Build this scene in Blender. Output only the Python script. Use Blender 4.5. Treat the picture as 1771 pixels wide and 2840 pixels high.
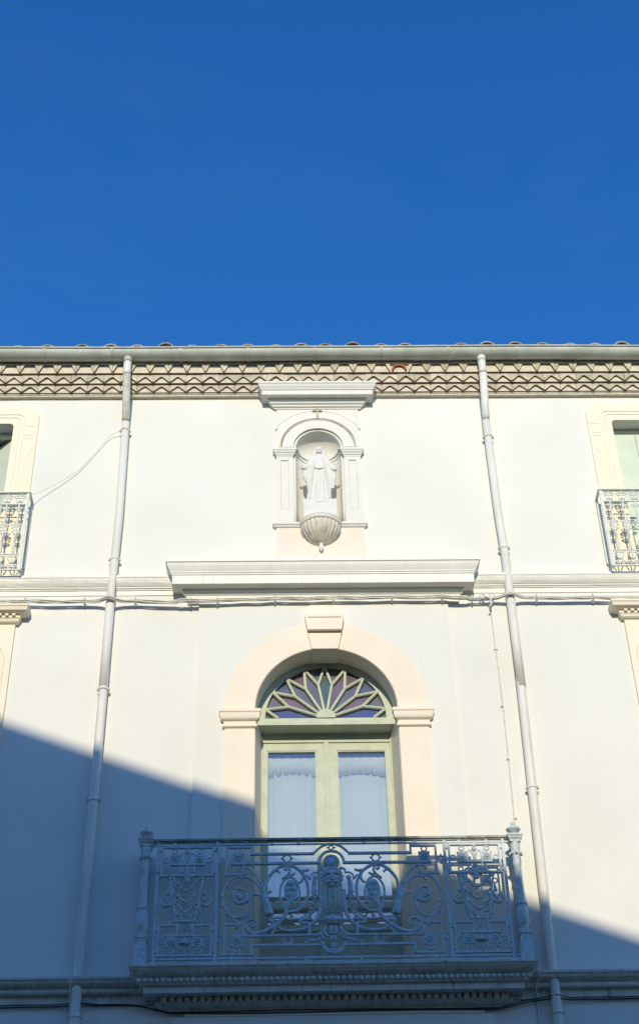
import bpy, bmesh, math, random
from math import sin, cos, pi, radians, sqrt, atan2
from mathutils import Vector, Matrix
random.seed(7)
S = bpy.context.scene
for o in list(bpy.data.objects): bpy.data.objects.remove(o)
C = S.collection

# ------------------------------------------------------------------ camera
cam = bpy.data.cameras.new('camera'); camo = bpy.data.objects.new('camera', cam); C.objects.link(camo)
cam.sensor_fit = 'VERTICAL'; cam.sensor_height = 24.0; cam.lens = 24.0 * 4108.08 / 2840.0
cam.clip_start = 0.1; cam.clip_end = 3000
yaw, pit, rol = radians(1.786), radians(38.668), radians(-1.477)
F = Vector((sin(yaw)*cos(pit), cos(yaw)*cos(pit), sin(pit)))
R0 = Vector((cos(yaw), -sin(yaw), 0)); U0 = R0.cross(F)
Rv = cos(rol)*R0 + sin(rol)*U0; Uv = -sin(rol)*R0 + cos(rol)*U0
m = Matrix.Identity(4)
for i in range(3): m[i][0], m[i][1], m[i][2] = Rv[i], Uv[i], -F[i]
m[0][3], m[1][3], m[2][3] = -0.348, -10.679, 1.6
camo.matrix_world = m
S.camera = camo

# ------------------------------------------------------------------ sky and sun
SUN_E, SUN_A = radians(19.5), radians(2.5)
w = bpy.data.worlds.new('World'); S.world = w; w.use_nodes = True
nt = w.node_tree; nt.nodes.clear()
sky = nt.nodes.new('ShaderNodeTexSky'); sky.sky_type = 'NISHITA'; sky.sun_disc = False
sky.sun_elevation = SUN_E; sky.sun_rotation = radians(180) - SUN_A
sky.altitude = 300; sky.air_density = 1.0; sky.dust_density = 0.1; sky.ozone_density = 3.0
hs = nt.nodes.new('ShaderNodeHueSaturation'); hs.inputs['Saturation'].default_value = 1.305; hs.inputs['Hue'].default_value = .511
bg = nt.nodes.new('ShaderNodeBackground'); bg.inputs['Strength'].default_value = 0.15
wo = nt.nodes.new('ShaderNodeOutputWorld')
tcw = nt.nodes.new('ShaderNodeTexCoord'); mpw = nt.nodes.new('ShaderNodeMapping'); mpw.inputs['Scale'].default_value = (2.0, 2.0, 5.0); mpw.inputs['Location'].default_value = (-4.4, .6, 2.9)
nzw = nt.nodes.new('ShaderNodeTexNoise'); nzw.inputs['Scale'].default_value = 1.6; nzw.inputs['Detail'].default_value = 7; nzw.inputs['Roughness'].default_value = .6
rmw = nt.nodes.new('ShaderNodeValToRGB'); rmw.color_ramp.elements[0].position = .50; rmw.color_ramp.elements[1].position = .85
rmw.color_ramp.elements[1].color = (.03, .03, .03, 1)
mxw = nt.nodes.new('ShaderNodeMix'); mxw.data_type = 'RGBA'; mxw.inputs['B'].default_value = (2.6, 3.2, 4.0, 1)   # thin high cirrus haze
nt.links.new(tcw.outputs['Generated'], mpw.inputs['Vector']); nt.links.new(mpw.outputs[0], nzw.inputs['Vector']); nt.links.new(nzw.outputs['Fac'], rmw.inputs['Fac'])
nt.links.new(sky.outputs[0], hs.inputs['Color']); nt.links.new(hs.outputs[0], mxw.inputs['A']); nt.links.new(rmw.outputs['Color'], mxw.inputs['Factor']); nt.links.new(mxw.outputs['Result'], bg.inputs['Color']); nt.links.new(bg.outputs[0], wo.inputs[0])
sl = bpy.data.lights.new('sun', 'SUN'); sl.energy = 2.42; sl.angle = radians(0.53); sl.color = (1.0, 0.90, 0.68)
so = bpy.data.objects.new('sun', sl); C.objects.link(so); so.location = (0, -20, 25)
sd = Vector((sin(SUN_A)*cos(SUN_E), cos(SUN_A)*cos(SUN_E), -sin(SUN_E)))
so.rotation_euler = sd.to_track_quat('-Z', 'Y').to_euler()
S.view_settings.view_transform = 'Standard'; S.view_settings.look = 'None'
S.view_settings.exposure = 0.63; S.view_settings.gamma = 1.0; S.view_settings.use_curve_mapping = False
S.render.engine = 'CYCLES'

# ------------------------------------------------------------------ materials
def mat(name, col, rough=0.8, var=0.06, scale=3.0, bump=0.0, bscale=60, streak=None, metal=0.0, spec=0.3, rnd=0.0):
    """procedural paint / plaster: large soft blotches, fine grain, optional vertical rain streaks"""
    M = bpy.data.materials.new(name); M.use_nodes = True; t = M.node_tree; N = t.nodes; L = t.links
    b = N['Principled BSDF']; b.inputs['Roughness'].default_value = rough; b.inputs['Metallic'].default_value = metal
    b.inputs['Specular IOR Level'].default_value = spec
    g = N.new('ShaderNodeNewGeometry')
    n1 = N.new('ShaderNodeTexNoise'); n1.inputs['Scale'].default_value = scale; n1.inputs['Detail'].default_value = 6
    L.new(g.outputs['Position'], n1.inputs['Vector'])
    r1 = N.new('ShaderNodeValToRGB'); r1.color_ramp.elements[0].position = .3; r1.color_ramp.elements[1].position = .7
    d = [c*(1-var*1.6) for c in col]; d[2] *= (1-var*.6)
    r1.color_ramp.elements[0].color = (*d, 1); r1.color_ramp.elements[1].color = (*[min(1, c*(1+var*.5)) for c in col], 1)
    L.new(n1.outputs['Fac'], r1.inputs['Fac']); out = r1.outputs['Color']
    if streak:
        scol, amt, lo = streak
        mp = N.new('ShaderNodeMapping'); mp.inputs['Scale'].default_value = (24, 24, 1.4)
        L.new(g.outputs['Position'], mp.inputs['Vector'])
        n2 = N.new('ShaderNodeTexNoise'); n2.inputs['Scale'].default_value = 1.0; n2.inputs['Detail'].default_value = 5; n2.inputs['Roughness'].default_value = .65
        L.new(mp.outputs[0], n2.inputs['Vector'])
        r2 = N.new('ShaderNodeValToRGB'); r2.color_ramp.elements[0].position = lo; r2.color_ramp.elements[1].position = min(1, lo+.25)
        r2.color_ramp.elements[0].color = (0, 0, 0, 1); r2.color_ramp.elements[1].color = (amt, amt, amt, 1)
        L.new(n2.outputs['Fac'], r2.inputs['Fac'])
        mx = N.new('ShaderNodeMix'); mx.data_type = 'RGBA'
        L.new(r2.outputs['Color'], mx.inputs['Factor']); L.new(out, mx.inputs['A']); mx.inputs['B'].default_value = (*scol, 1)
        out = mx.outputs['Result']
    if rnd:                                   # every piece a little lighter or darker
        oi = N.new('ShaderNodeObjectInfo'); mr = N.new('ShaderNodeMapRange'); mr.inputs['To Min'].default_value = 1-rnd; mr.inputs['To Max'].default_value = 1+rnd*.6
        L.new(oi.outputs['Random'], mr.inputs['Value']); hv = N.new('ShaderNodeHueSaturation'); L.new(mr.outputs[0], hv.inputs['Value']); L.new(out, hv.inputs['Color']); out = hv.outputs['Color']
    L.new(out, b.inputs['Base Color'])
    if bump:
        n3 = N.new('ShaderNodeTexNoise'); n3.inputs['Scale'].default_value = bscale; n3.inputs['Detail'].default_value = 4
        L.new(g.outputs['Position'], n3.inputs['Vector'])
        bp = N.new('ShaderNodeBump'); bp.inputs['Strength'].default_value = bump; bp.inputs['Distance'].default_value = .01
        L.new(n3.outputs['Fac'], bp.inputs['Height']); L.new(bp.outputs[0], b.inputs['Normal'])
    return M

M = {}
M['wall'] = mat('wall_plaster', (.745, .735, .675), .9, .035, 1.1, .12, 40, streak=((.60, .55, .45), .26, .57))
M['peach'] = mat('peach_plaster', (.83, .735, .60), .9, .04, 2.5, .12, 60)
M['peach_pale'] = mat('pale_peach_plaster', (.78, .70, .60), .9, .03, 3, .12, 60)
M['cream'] = mat('cream_plaster', (.83, .755, .59), .9, .02, 3, .1, 60)
M['stone'] = mat('white_moulding', (.84, .83, .75), .85, .04, 5, .15, 80, streak=((.42, .36, .26), .35, .56))
M['stone_clean'] = mat('niche_white_paint', (.74, .72, .66), .85, .03, 8, .1, 80)
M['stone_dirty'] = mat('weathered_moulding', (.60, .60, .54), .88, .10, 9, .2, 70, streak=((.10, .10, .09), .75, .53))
M['statue'] = mat('statue_white', (.72, .70, .66), .8, .04, 14, .1, 120)
M['corbel'] = mat('weathered_corbel', (.72, .66, .55), .88, .10, 20, .2, 90, streak=((.26, .17, .11), .7, .48))
M['cross_paint'] = mat('dull_beige_paint', (.50, .44, .36), .9, .1, 30)
M['eave'] = mat('eave_plaster', (.60, .53, .42), .92, .16, 9, .35, 80, streak=((.30, .22, .14), .5, .54), rnd=.14)
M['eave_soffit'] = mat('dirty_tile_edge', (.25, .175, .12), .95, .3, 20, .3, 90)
M['eave_fill'] = mat('eave_infill', (.66, .59, .48), .92, .10, 16, .35, 80)
M['terracotta'] = mat('terracotta', (.34, .13, .07), .9, .2, 30, .3, 90)
M['tile'] = mat('roof_tile', (.40, .35, .29), .9, .25, 18, .3, 90, rnd=.3)
M['zinc'] = mat('zinc', (.50, .52, .47), .6, .14, 5, .05, 40, streak=((.26, .25, .20), .45, .6), metal=.1, spec=.3)
M['zinc_band'] = mat('zinc_strap', (.58, .57, .50), .55, .12, 25, metal=.2)
M['pipe'] = mat('pipe_paint', (.73, .72, .66), .55, .05, 4, .05, 60, streak=((.42, .36, .28), .4, .57), spec=.3)
M['pipe_stain'] = mat('stained_pipe', (.58, .54, .46), .6, .12, 14, .05, 60, streak=((.26, .21, .16), .7, .5))
M['wood'] = mat('green_wood_paint', (.52, .555, .43), .6, .08, 12, .1, 70, streak=((.40, .40, .28), .35, .58), spec=.3)
M['shutter'] = mat('shutter_paint', (.60, .66, .54), .6, .05, 6, .06, 90)
M['iron'] = mat('railing_paint', (.54, .61, .63), .5, .16, 30, .1, 150, spec=.4)
M['iron_top'] = mat('worn_handrail', (.36, .38, .34), .6, .35, 22, .15, 120, spec=.4)
M['iron_pale'] = mat('pale_railing_paint', (.68, .70, .63), .5, .06, 30, .1, 150)
M['cable'] = mat('painted_cable', (.70, .68, .60), .7, .12, 25)
M['cable_dark'] = mat('black_cable', (.03, .03, .035), .7, .2, 25)
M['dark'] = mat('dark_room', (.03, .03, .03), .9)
M['curtain'] = mat('sheer_curtain', (.62, .69, .66), .9, .03, 4, streak=((.67, .74, .71), .25, .5))
M['sunlit_band'] = mat('sunlit_curtain_white', (.74, .79, .76), .9, .03, 8)  # paler tone puts sunlight into the colour of the curtain top
M['ground'] = mat('street_paving', (.08, .078, .075), .9, .15, 2, .3, 20)
M['opp'] = mat('opposite_wall_plaster', (.32, .29, .24), .9, .06, 2, .2, 40)
M['opp_roof'] = mat('opposite_roof', (.40, .22, .14), .9, .2, 9)

def glass_mat(name, tint, refl=.3):
    G = bpy.data.materials.new(name); G.use_nodes = True; t = G.node_tree; t.nodes.clear()
    o = t.nodes.new('ShaderNodeOutputMaterial'); tr = t.nodes.new('ShaderNodeBsdfTransparent'); gl = t.nodes.new('ShaderNodeBsdfGlossy')
    nz = t.nodes.new('ShaderNodeTexNoise'); nz.inputs['Scale'].default_value = 5; bp = t.nodes.new('ShaderNodeBump'); bp.inputs['Strength'].default_value = .03
    g = t.nodes.new('ShaderNodeNewGeometry'); t.links.new(g.outputs['Position'], nz.inputs['Vector'])
    t.links.new(nz.outputs['Fac'], bp.inputs['Height']); t.links.new(bp.outputs[0], gl.inputs['Normal'])
    mx = t.nodes.new('ShaderNodeMixShader'); mx.inputs[0].default_value = refl
    tr.inputs[0].default_value = (*tint, 1); gl.inputs['Roughness'].default_value = .02
    t.links.new(tr.outputs[0], mx.inputs[1]); t.links.new(gl.outputs[0], mx.inputs[2]); t.links.new(mx.outputs[0], o.inputs[0])
    return G
M['glass'] = glass_mat('window_glass', (.96, .97, .95), .17)

def stained(name, col):
    G = mat(name, col, .12, .12, 6, .05, 12, spec=.7)
    return G
M['g_teal'] = stained('teal_glass', (.07, .13, .14)); M['g_blue'] = stained('blue_glass', (.06, .08, .24))
M['g_mauve'] = stained('mauve_glass', (.16, .12, .17)); M['g_grey'] = stained('grey_glass', (.14, .14, .19))
M['g_slate'] = stained('slate_blue_glass', (.10, .13, .24)); M['g_green'] = stained('green_glass', (.08, .15, .12))

# ------------------------------------------------------------------ mesh helpers
def obj(name, vf, mt, parent=None, smooth=False):
    v, f = vf
    me = bpy.data.meshes.new(name); me.from_pydata([tuple(p) for p in v], [], f); me.update()
    if mt: me.materials.append(M[mt] if isinstance(mt, str) else mt)
    if smooth:
        for p in me.polygons: p.use_smooth = True
    o = bpy.data.objects.new(name, me); C.objects.link(o)
    if parent: o.parent = parent
    return o
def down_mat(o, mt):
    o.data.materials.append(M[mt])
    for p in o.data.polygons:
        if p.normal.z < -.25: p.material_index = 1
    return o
def fixn(o):
    bm = bmesh.new(); bm.from_mesh(o.data); bmesh.ops.recalc_face_normals(bm, faces=bm.faces[:]); bm.to_mesh(o.data); bm.free(); return o
def thing(name, label, cat, group=None, loc=(0, 0, 0)):
    o = bpy.data.objects.new(name, None); C.objects.link(o); o['label'] = label; o['category'] = cat
    if group: o['group'] = group
    return o
def tag(o, label, cat, group=None):
    o['label'] = label; o['category'] = cat
    if group: o['group'] = group
    return o
def inst(src, loc, parent, name=None, mt=None, rot=None, scl=None):
    o = src.copy(); C.objects.link(o); o.location = loc; o.parent = parent
    if rot: o.rotation_euler = rot
    if scl: o.scale = scl
    return o
def merge(*parts):
    V, Fc = [], []
    for v, f in parts:
        k = len(V); V += list(v); Fc += [[i+k for i in q] for q in f]
    return V, Fc
def box(x0, x1, y0, y1, z0, z1):
    v = [(x0, y0, z0), (x1, y0, z0), (x1, y1, z0), (x0, y1, z0), (x0, y0, z1), (x1, y0, z1), (x1, y1, z1), (x0, y1, z1)]
    return v, [[0, 3, 2, 1], [4, 5, 6, 7], [0, 1, 5, 4], [1, 2, 6, 5], [2, 3, 7, 6], [3, 0, 4, 7]]
def prism(poly, y0, y1):
    """polygon in (x,z), counter-clockwise seen from the street, extruded y0 (front) to y1 (back)"""
    n = len(poly); v = [(x, y0, z) for x, z in poly] + [(x, y1, z) for x, z in poly]
    f = [list(range(n)), list(range(2*n-1, n-1, -1))] + [[i, i+n, (i+1) % n+n, (i+1) % n] for i in range(n)]
    return v, f
def bar(a, b, wdt, y0, y1):
    """flat bar in the xz plane from a to b"""
    a = Vector(a); b = Vector(b); d = (b-a).normalized(); n = Vector((-d.y, d.x))*wdt/2
    return prism([tuple(a-n), tuple(b-n), tuple(b+n), tuple(a+n)], y0, y1)
def cornice(x0, x1, prof, y0=0.0, back=None):
    """moulding on the plane y=y0 with mitred returns; prof = [(projection, z)]"""
    V, Fc = [], []
    bk = y0 if back is None else back
    for p, z in prof: V += [(x0-p, bk, z), (x0-p, y0-p, z), (x1+p, y0-p, z), (x1+p, bk, z)]
    for i in range(len(prof)-1):
        a, b = 4*i, 4*(i+1)
        for k in range(3): Fc.append([a+k, b+k, b+k+1, a+k+1])
    n = len(prof)
    Fc.append([3, 2, 1, 0]); Fc.append([4*(n-1)+k for k in range(4)])
    Fc.append([4*i for i in range(n)]); Fc.append([4*i+3 for i in range(n-1, -1, -1)])
    return V, Fc
def run(x0, x1, prof, y0=0.0, sub=1, jit=0):
    """moulding along x without returns"""
    n = len(prof); V, Fc = [], []
    for s in range(sub+1):
        x = x0+(x1-x0)*s/sub
        V += [(x, y0-p+(random.uniform(-jit, jit) if p > 0 else 0), z+random.uniform(-jit, jit)) for p, z in prof]
    for s in range(sub):
        for i in range(n-1): Fc.append([s*n+i, s*n+i+1, (s+1)*n+i+1, (s+1)*n+i])
        Fc.append([s*n+n-1, s*n, (s+1)*n, (s+1)*n+n-1])
    Fc.append(list(range(n-1, -1, -1))); Fc.append([sub*n+i for i in range(n)])
    return V, Fc
def cr(pts, k=4, closed=False):
    """Catmull-Rom through points"""
    P = [Vector(p) for p in pts]; n = len(P); out = []
    rng = range(n) if closed else range(n-1)
    for i in rng:
        if closed: a, b, c, d = P[i-1], P[i], P[(i+1) % n], P[(i+2) % n]
        else: a, b, c, d = P[max(i-1, 0)], P[i], P[i+1], P[min(i+2, n-1)]
        for j in range(k):
            t = j/k
            out.append(.5*((2*b)+(c-a)*t+(2*a-5*b+4*c-d)*t*t+(3*b-a-3*c+d)*t**3))
    if not closed: out.append(P[-1].copy())
    return out
def tube(pts, r, k=6, closed=False, ref=(0, 1, 0), flat=1.0, taper=None):
    P = [Vector(p) for p in pts]; n = len(P); V, Fc = [], []; ref = Vector(ref)
    for i, p in enumerate(P):
        a = P[i-1] if (i > 0 or closed) else p; b = P[(i+1) % n] if (i < n-1 or closed) else p
        t = (b-a); t = t.normalized() if t.length > 1e-9 else Vector((1, 0, 0))
        nn = t.cross(ref); nn = nn.normalized() if nn.length > 1e-4 else t.cross(Vector((1, 0, 0))).normalized()
        bb = nn.cross(t).normalized()
        rr = r if taper is None else r*(taper[0]+(taper[1]-taper[0])*i/max(1, n-1))
        if isinstance(r, (list, tuple)): rr = r[i]
        for j in range(k):
            q = 2*pi*(j+.5)/k; V.append(p+nn*rr*cos(q)+bb*rr*flat*sin(q))
    for i in range(n if closed else n-1):
        for j in range(k):
            a = i*k+j; b = i*k+(j+1) % k; c = ((i+1) % n)*k+(j+1) % k; d = ((i+1) % n)*k+j
            Fc.append([a, b, c, d])
    if not closed: Fc.append(list(range(k-1, -1, -1))); Fc.append([(n-1)*k+j for j in range(k)])
    return V, Fc
def lathe(prof, cx, cy, k=16, ang0=0, ang1=2*pi, rib=None):
    """prof=[(radius,z)]; rib(theta)->radius factor"""
    V, Fc = [], []; full = abs(ang1-ang0-2*pi) < 1e-6; m_ = k if full else k+1
    for r, z in prof:
        for j in range(m_):
            a = ang0+(ang1-ang0)*j/k; q = r*(rib(a) if rib else 1); V.append((cx+q*cos(a), cy+q*sin(a), z))
    for i in range(len(prof)-1):
        for j in range(k):
            a = i*m_+j; b = i*m_+(j+1) % m_; Fc.append([a, b, b+m_, a+m_])
    return V, Fc
def ball(c, rx, ry=None, rz=None, k=8, h=6):
    ry = rx if ry is None else ry; rz = rx if rz is None else rz; V, Fc = [], []
    for i in range(1, h):
        for j in range(k):
            a = pi*i/h; b = 2*pi*j/k; V.append((c[0]+rx*sin(a)*cos(b), c[1]+ry*sin(a)*sin(b), c[2]+rz*cos(a)))
    V += [(c[0], c[1], c[2]+rz), (c[0], c[1], c[2]-rz)]; t = len(V)-2
    for i in range(h-2):
        for j in range(k): Fc.append([i*k+j, (i+1)*k+j, (i+1)*k+(j+1) % k, i*k+(j+1) % k])
    for j in range(k): Fc.append([t, j, (j+1) % k]); Fc.append([t+1, (h-2)*k+(j+1) % k, (h-2)*k+j])
    return V, Fc
def arc(cx, cz, r, a0, a1, n=16): return [(cx+r*cos(a0+(a1-a0)*i/n), cz+r*sin(a0+(a1-a0)*i/n)) for i in range(n+1)]
def archloop(cx, hw, z0, zs, n=32): return [(cx-hw, z0), (cx+hw, z0)] + arc(cx, zs, hw, 0, pi, n)   # opening with round head
def rrect(x0, x1, z0, z1, r, n=6):
    """rectangle whose two upper corners are rounded"""
    return [(x0, z0), (x1, z0)] + arc(x1-r, z1-r, r, 0, pi/2, n) + arc(x0+r, z1-r, r, pi/2, pi, n)
def plate(outer, holes, y0, y1):
    """flat plate (x,z) with holes, front y0, back y1, all edges closed"""
    bm = bmesh.new(); es = []
    loops = [outer]+holes
    for lp in loops:
        vs = [bm.verts.new((x, y0, z)) for x, z in lp]
        es += [bm.edges.new((vs[i], vs[(i+1) % len(vs)])) for i in range(len(vs))]
    bmesh.ops.triangle_fill(bm, use_beauty=True, edges=es)
    V = [v.co.copy() for v in bm.verts]; bm.verts.index_update()
    T = [[v.index for v in f.verts] for f in bm.faces]; bm.free()
    T2 = []
    for t in T:
        nrm = (V[t[1]]-V[t[0]]).cross(V[t[2]]-V[t[0]]); T2.append(t if nrm.y < 0 else t[::-1])
    n = len(V); Vb = [(v.x, y1, v.z) for v in V]
    Fc = T2 + [[i+n for i in t[::-1]] for t in T2]; k = 0
    for lp in loops:
        L_ = len(lp)
        for i in range(L_):
            a = k+i; b = k+(i+1) % L_; Fc.append([a, b, b+n, a+n])
        k += L_
    return [tuple(v) for v in V]+Vb, Fc
def p3(pts, y): return [(x, y, z) for x, z in pts]
def mir(pts, cx=0.0): return [(2*cx-x, z) for x, z in pts]
def mirv(vf, cx=0.0):
    v, f = vf; return [(2*cx-p[0], p[1], p[2]) for p in v], [q[::-1] for q in f]

# ------------------------------------------------------------------ the setting
g = obj('ground', ([(-1500, -1500, 0), (1500, -1500, 0), (1500, 1500, 0), (-1500, 1500, 0)], [[0, 1, 2, 3]]), 'ground'); g['kind'] = 'structure'
pv = obj('pavement', box(-7, 7, -1.3, -.004, .002, .12), 'ground'); pv['kind'] = 'structure'

# house across the street: its gable verge throws the slanting shadow
TE = math.tan(SUN_E); YG = -14.0
def verge(x):  # height of the verge above shadow line on the facade
    return 7.966-.388*(x+abs(YG)*math.tan(SUN_A)+2.701)+abs(YG)*TE
xr, xe, xl = -5.0, 5.6, -13.0
oh = thing('house', 'gabled house across the street with its roof verge facing the facade', 'house')
zr, ze = verge(xr), verge(xe); zl = zr-(xr-xl)*.388
w0 = [(xl+.3, 0), (xe-.3, 0), (xe-.3, ze-.1), (xr, zr-.3), (xl+.3, zl-.1)]
holes = [[(x-.5, z), (x+.5, z), (x+.5, z+1.7), (x-.5, z+1.7)] for z in (3.6, 6.6) for x in (-9.5, -6, -2.5, 1)]
v, f = plate(w0, holes, -14.65, -14.25); obj('wall', (v, f), 'opp', oh)
obj('wall', prism(w0, -24, -23.7), 'opp', oh)
obj('wall', box(xl+.3, xl+.6, -23.7, -14.65, 0, zl-.25), 'opp', oh); obj('wall', box(xe-.6, xe-.3, -23.7, -14.65, 0, ze-.15), 'opp', oh)
obj('roof', prism([(xr, zr-.16), (xe, ze-.16), (xe, ze), (xr, zr)], -24.3, -14.0), 'opp_roof', oh)
obj('roof', prism([(xl, zl-.16), (xr-.002, zr-.16), (xr-.002, zr), (xl, zl)], -24.3, -14.0), 'opp_roof', oh)
for h in holes:
    x0, z0 = h[0]; x1, z1 = h[2]
    wn = obj('window', plate([(x0, z0), (x1, z0), (x1, z1), (x0, z1)], [[(x0+.06, z0+.06), (x1-.06, z0+.06), (x1-.06, z1-.06), (x0+.06, z1-.06)]], -14.5, -14.42), 'shutter', oh)
    obj('pane', box(x0+.06, x1-.06, -14.48, -14.46, z0+.06, z1-.06), 'dark', wn)

# unseen neighbours added on both sides to cut low sky light on the facade
for nx0, nx1, nz, lab in ((5.9, 15.5, 10.6, 'unseen ochre house added right of the gabled house to block low sky'), (-23.5, -13.4, 11.4, 'unseen ochre house added left of the gabled house to block low sky')):
    nh = thing('house', lab, 'house')
    obj('wall', box(nx0+.2, nx1-.2, -23.8, -14.3, 0, nz), 'opp', nh)
    obj('roof', ([(nx0, -14, nz+.002), (nx1, -14, nz+.002), (nx1, -24, nz+.002), (nx0, -24, nz+.002), (nx0, -19, nz+1.7), (nx1, -19, nz+1.7)], [[0, 1, 2, 3], [0, 4, 5, 1], [2, 5, 4, 3], [1, 5, 2], [0, 3, 4]]), 'opp_roof', nh)
    for z in (3.6, 6.6):
        for i in range(3):
            xx = nx0+1.8+i*2.9; obj('window', box(xx, xx+1, -14.3, -14.26, z, z+1.7), 'shutter', nh)
# ------------------------------------------------------------------ the town house
H = thing('townhouse', 'white plastered townhouse with arched balcony door, saint niche and tiled eaves', 'house')
BX0, BX1 = -6.5, 6.4
DW, AZ = .595, 8.035                      # door half width, springing height
WLx, WRx = -3.43, 3.34                    # axes of the side windows
door_lp = archloop(0, DW, 5.752, AZ, 36)
NX, NR, NZ0, NZS = -.012, .236, 9.985, 10.93
niche_lp = archloop(NX, NR, NZ0, NZS, 28)
up_l = rrect(WLx-.495, WLx+.495, 9.46, 11.25, .04, 4); up_r = rrect(WRx-.495, WRx+.495, 9.46, 11.26, .04, 4)
lo_l = rrect(WLx-.5, WLx+.5, 5.9, 8.60, .25, 6); lo_r = rrect(WRx-.5, WRx+.5, 5.9, 8.60, .25, 6)
outer = [(BX0, 0), (BX1, 0), (BX1, 11.952), (BX0, 11.952)]
obj('wall', plate(outer, [door_lp, niche_lp, up_l, up_r, lo_l, lo_r], 0.0, .30), 'wall', H)
obj('wall', box(BX0, BX0+.3, .302, 9.6, 0, 11.94), 'wall', H); obj('wall', box(BX1-.3, BX1, .302, 9.6, 0, 11.93), 'wall', H)
obj('wall', box(BX0, BX1, 9.602, 9.9, 0, 11.93), 'wall', H)
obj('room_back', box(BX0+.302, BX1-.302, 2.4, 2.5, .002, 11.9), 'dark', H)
# raised centre bay with the door
bay_o = [(-1.09, 5.46), (1.09, 5.46), (1.09, 9.16), (-1.09, 9.16)]
obj('wall_panel', plate(bay_o, [archloop(0, DW+.0005, 5.752, AZ, 36)], -.03, -.001), 'wall', H)
obj('wall_panel', box(-1.165, 1.165, -.028, -.001, 3.2, 5.457), 'wall', H)
# archivolt (flat peach band)
ro, ri = .852, DW
pts_o = arc(0, AZ, ro, 0, pi, 48); pts_i = arc(0, AZ, ri, pi, 0, 48)
n = len(pts_o); v = [(x, -.036, z) for x, z in pts_o+pts_i] + [(x, -.0295, z) for x, z in pts_o+pts_i]; f = []
for i in range(n-1):
    a, b, c, d = i, i+1, 2*n-1-(i+1), 2*n-1-i
    f += [[a, b, c, d][::-1], [a, b, b+2*n, a+2*n], [d, c, c+2*n, d+2*n]]
f += [[0, 2*n-1, 4*n-1, 2*n], [n-1, n, 3*n, 3*n-1]]
fixn(obj('archivolt', (v, f), 'peach', H))
# soffit lining of the arch and the jambs (peach-ochre reveal)
V, Fc = [], []
lp = [(DW-.004, 5.752)] + arc(0, AZ, DW-.004, 0, pi, 36) + [(-DW+.004, 5.752)]
for x, z in lp: V += [(x, -.034, z), (x, .184, z)]
for i in range(len(lp)-1): Fc.append([2*i, 2*i+1, 2*i+3, 2*i+2])
rv = obj('door_reveal', (V, Fc), 'peach', H)
md = rv.modifiers.new('thick', 'SOLIDIFY'); md.thickness = .003; md.offset = 0
# pilasters
CAPP = [(0, 8.002), (.05, 8.0), (.05, 7.975), (.043, 7.968), (.040, 7.935), (.034, 7.915), (.022, 7.905), (.010, 7.900), (.008, 7.872), (.020, 7.868), (.020, 7.848), (.006, 7.840), (0, 7.84)]
for s in (-1, 1):
    x0, x1 = (-.841, -.594) if s < 0 else (.594, .841)
    pl = obj('pilaster', box(x0, x1, -.045, -.0285, 6.08, 7.842), 'peach', H)
    obj('capital', cornice(x0, x1, CAPP, -.045, -.0285), 'peach', pl)
    obj('plinth', box(x0-.006, x1+.003, -.058, -.0285, 5.748, 6.078), 'peach', pl)
# keystone
ks = obj('keystone', merge(prism([(-.112, 8.602), (.112, 8.602), (.147, 8.774), (-.147, 8.774)], -.066, .17),), 'peach', H)
hd = obj('keystone_head', plate([(-.147, 8.775), (.147, 8.775), (.169, 8.925), (-.169, 8.925)], [[(-.128, 8.797), (.128, 8.797), (.144, 8.905), (-.144, 8.905)]], -.105, -.031), 'peach', ks)
obj('keystone_panel', prism([(-.128, 8.797), (.128, 8.797), (.144, 8.905), (-.144, 8.905)], -.097, -.031), 'peach', ks)
a = [(-.167, -.104, 8.926), (.167, -.104, 8.926), (.122, -.05, 9.065), (-.122, -.05, 9.065), (-.167, -.031, 8.926), (.167, -.031, 8.926), (.122, -.031, 9.065), (-.122, -.031, 9.065)]
obj('keystone_cap', (a, [[0, 1, 2, 3], [4, 7, 6, 5], [0, 4, 5, 1], [1, 5, 6, 2], [2, 6, 7, 3], [3, 7, 4, 0]]), 'peach', ks)

# ---- cornice above the door, string courses
MIDC = [(0, 9.462), (.215, 9.454), (.215, 9.428), (.205, 9.424), (.198, 9.398), (.185, 9.372), (.172, 9.350), (.170, 9.338), (.163, 9.336), (.163, 9.322), (.155, 9.318), (.155, 9.228), (.072, 9.232), (.068, 9.214), (.058, 9.206), (.050, 9.190), (.034, 9.180), (.031, 9.150), (.024, 9.140), (.022, 9.112), (0, 9.112)]
obj('door_cornice', cornice(-1.17, 1.17, MIDC, -.004, -.0005), 'stone', H)
STR = [(0, 9.388), (.085, 9.384), (.085, 9.360), (.078, 9.352), (.073, 9.335), (.062, 9.312), (.046, 9.294), (.034, 9.285), (.033, 9.276), (.022, 9.274), (.020, 9.264), (.010, 9.262), (.008, 9.215), (0, 9.213)]
obj('string_course', run(BX0, -1.172, STR, -.0005, 40, .0012), 'stone', H)
obj('string_course', run(1.172, BX1, STR, -.0005, 40, .0012), 'stone', H)
LOW = [(0, 5.742), (.125, 5.735), (.125, 5.717), (.115, 5.708), (.105, 5.690), (.085, 5.675), (.066, 5.668), (.060, 5.662), (.066, 5.652), (.066, 5.640), (.058, 5.630), (.04, 5.624), (.022, 5.618), (.018, 5.56), (0, 5.555)]
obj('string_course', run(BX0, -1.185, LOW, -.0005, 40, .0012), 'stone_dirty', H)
obj('string_course', run(1.185, BX1, LOW, -.0005, 40, .0012), 'stone_dirty', H)

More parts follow.
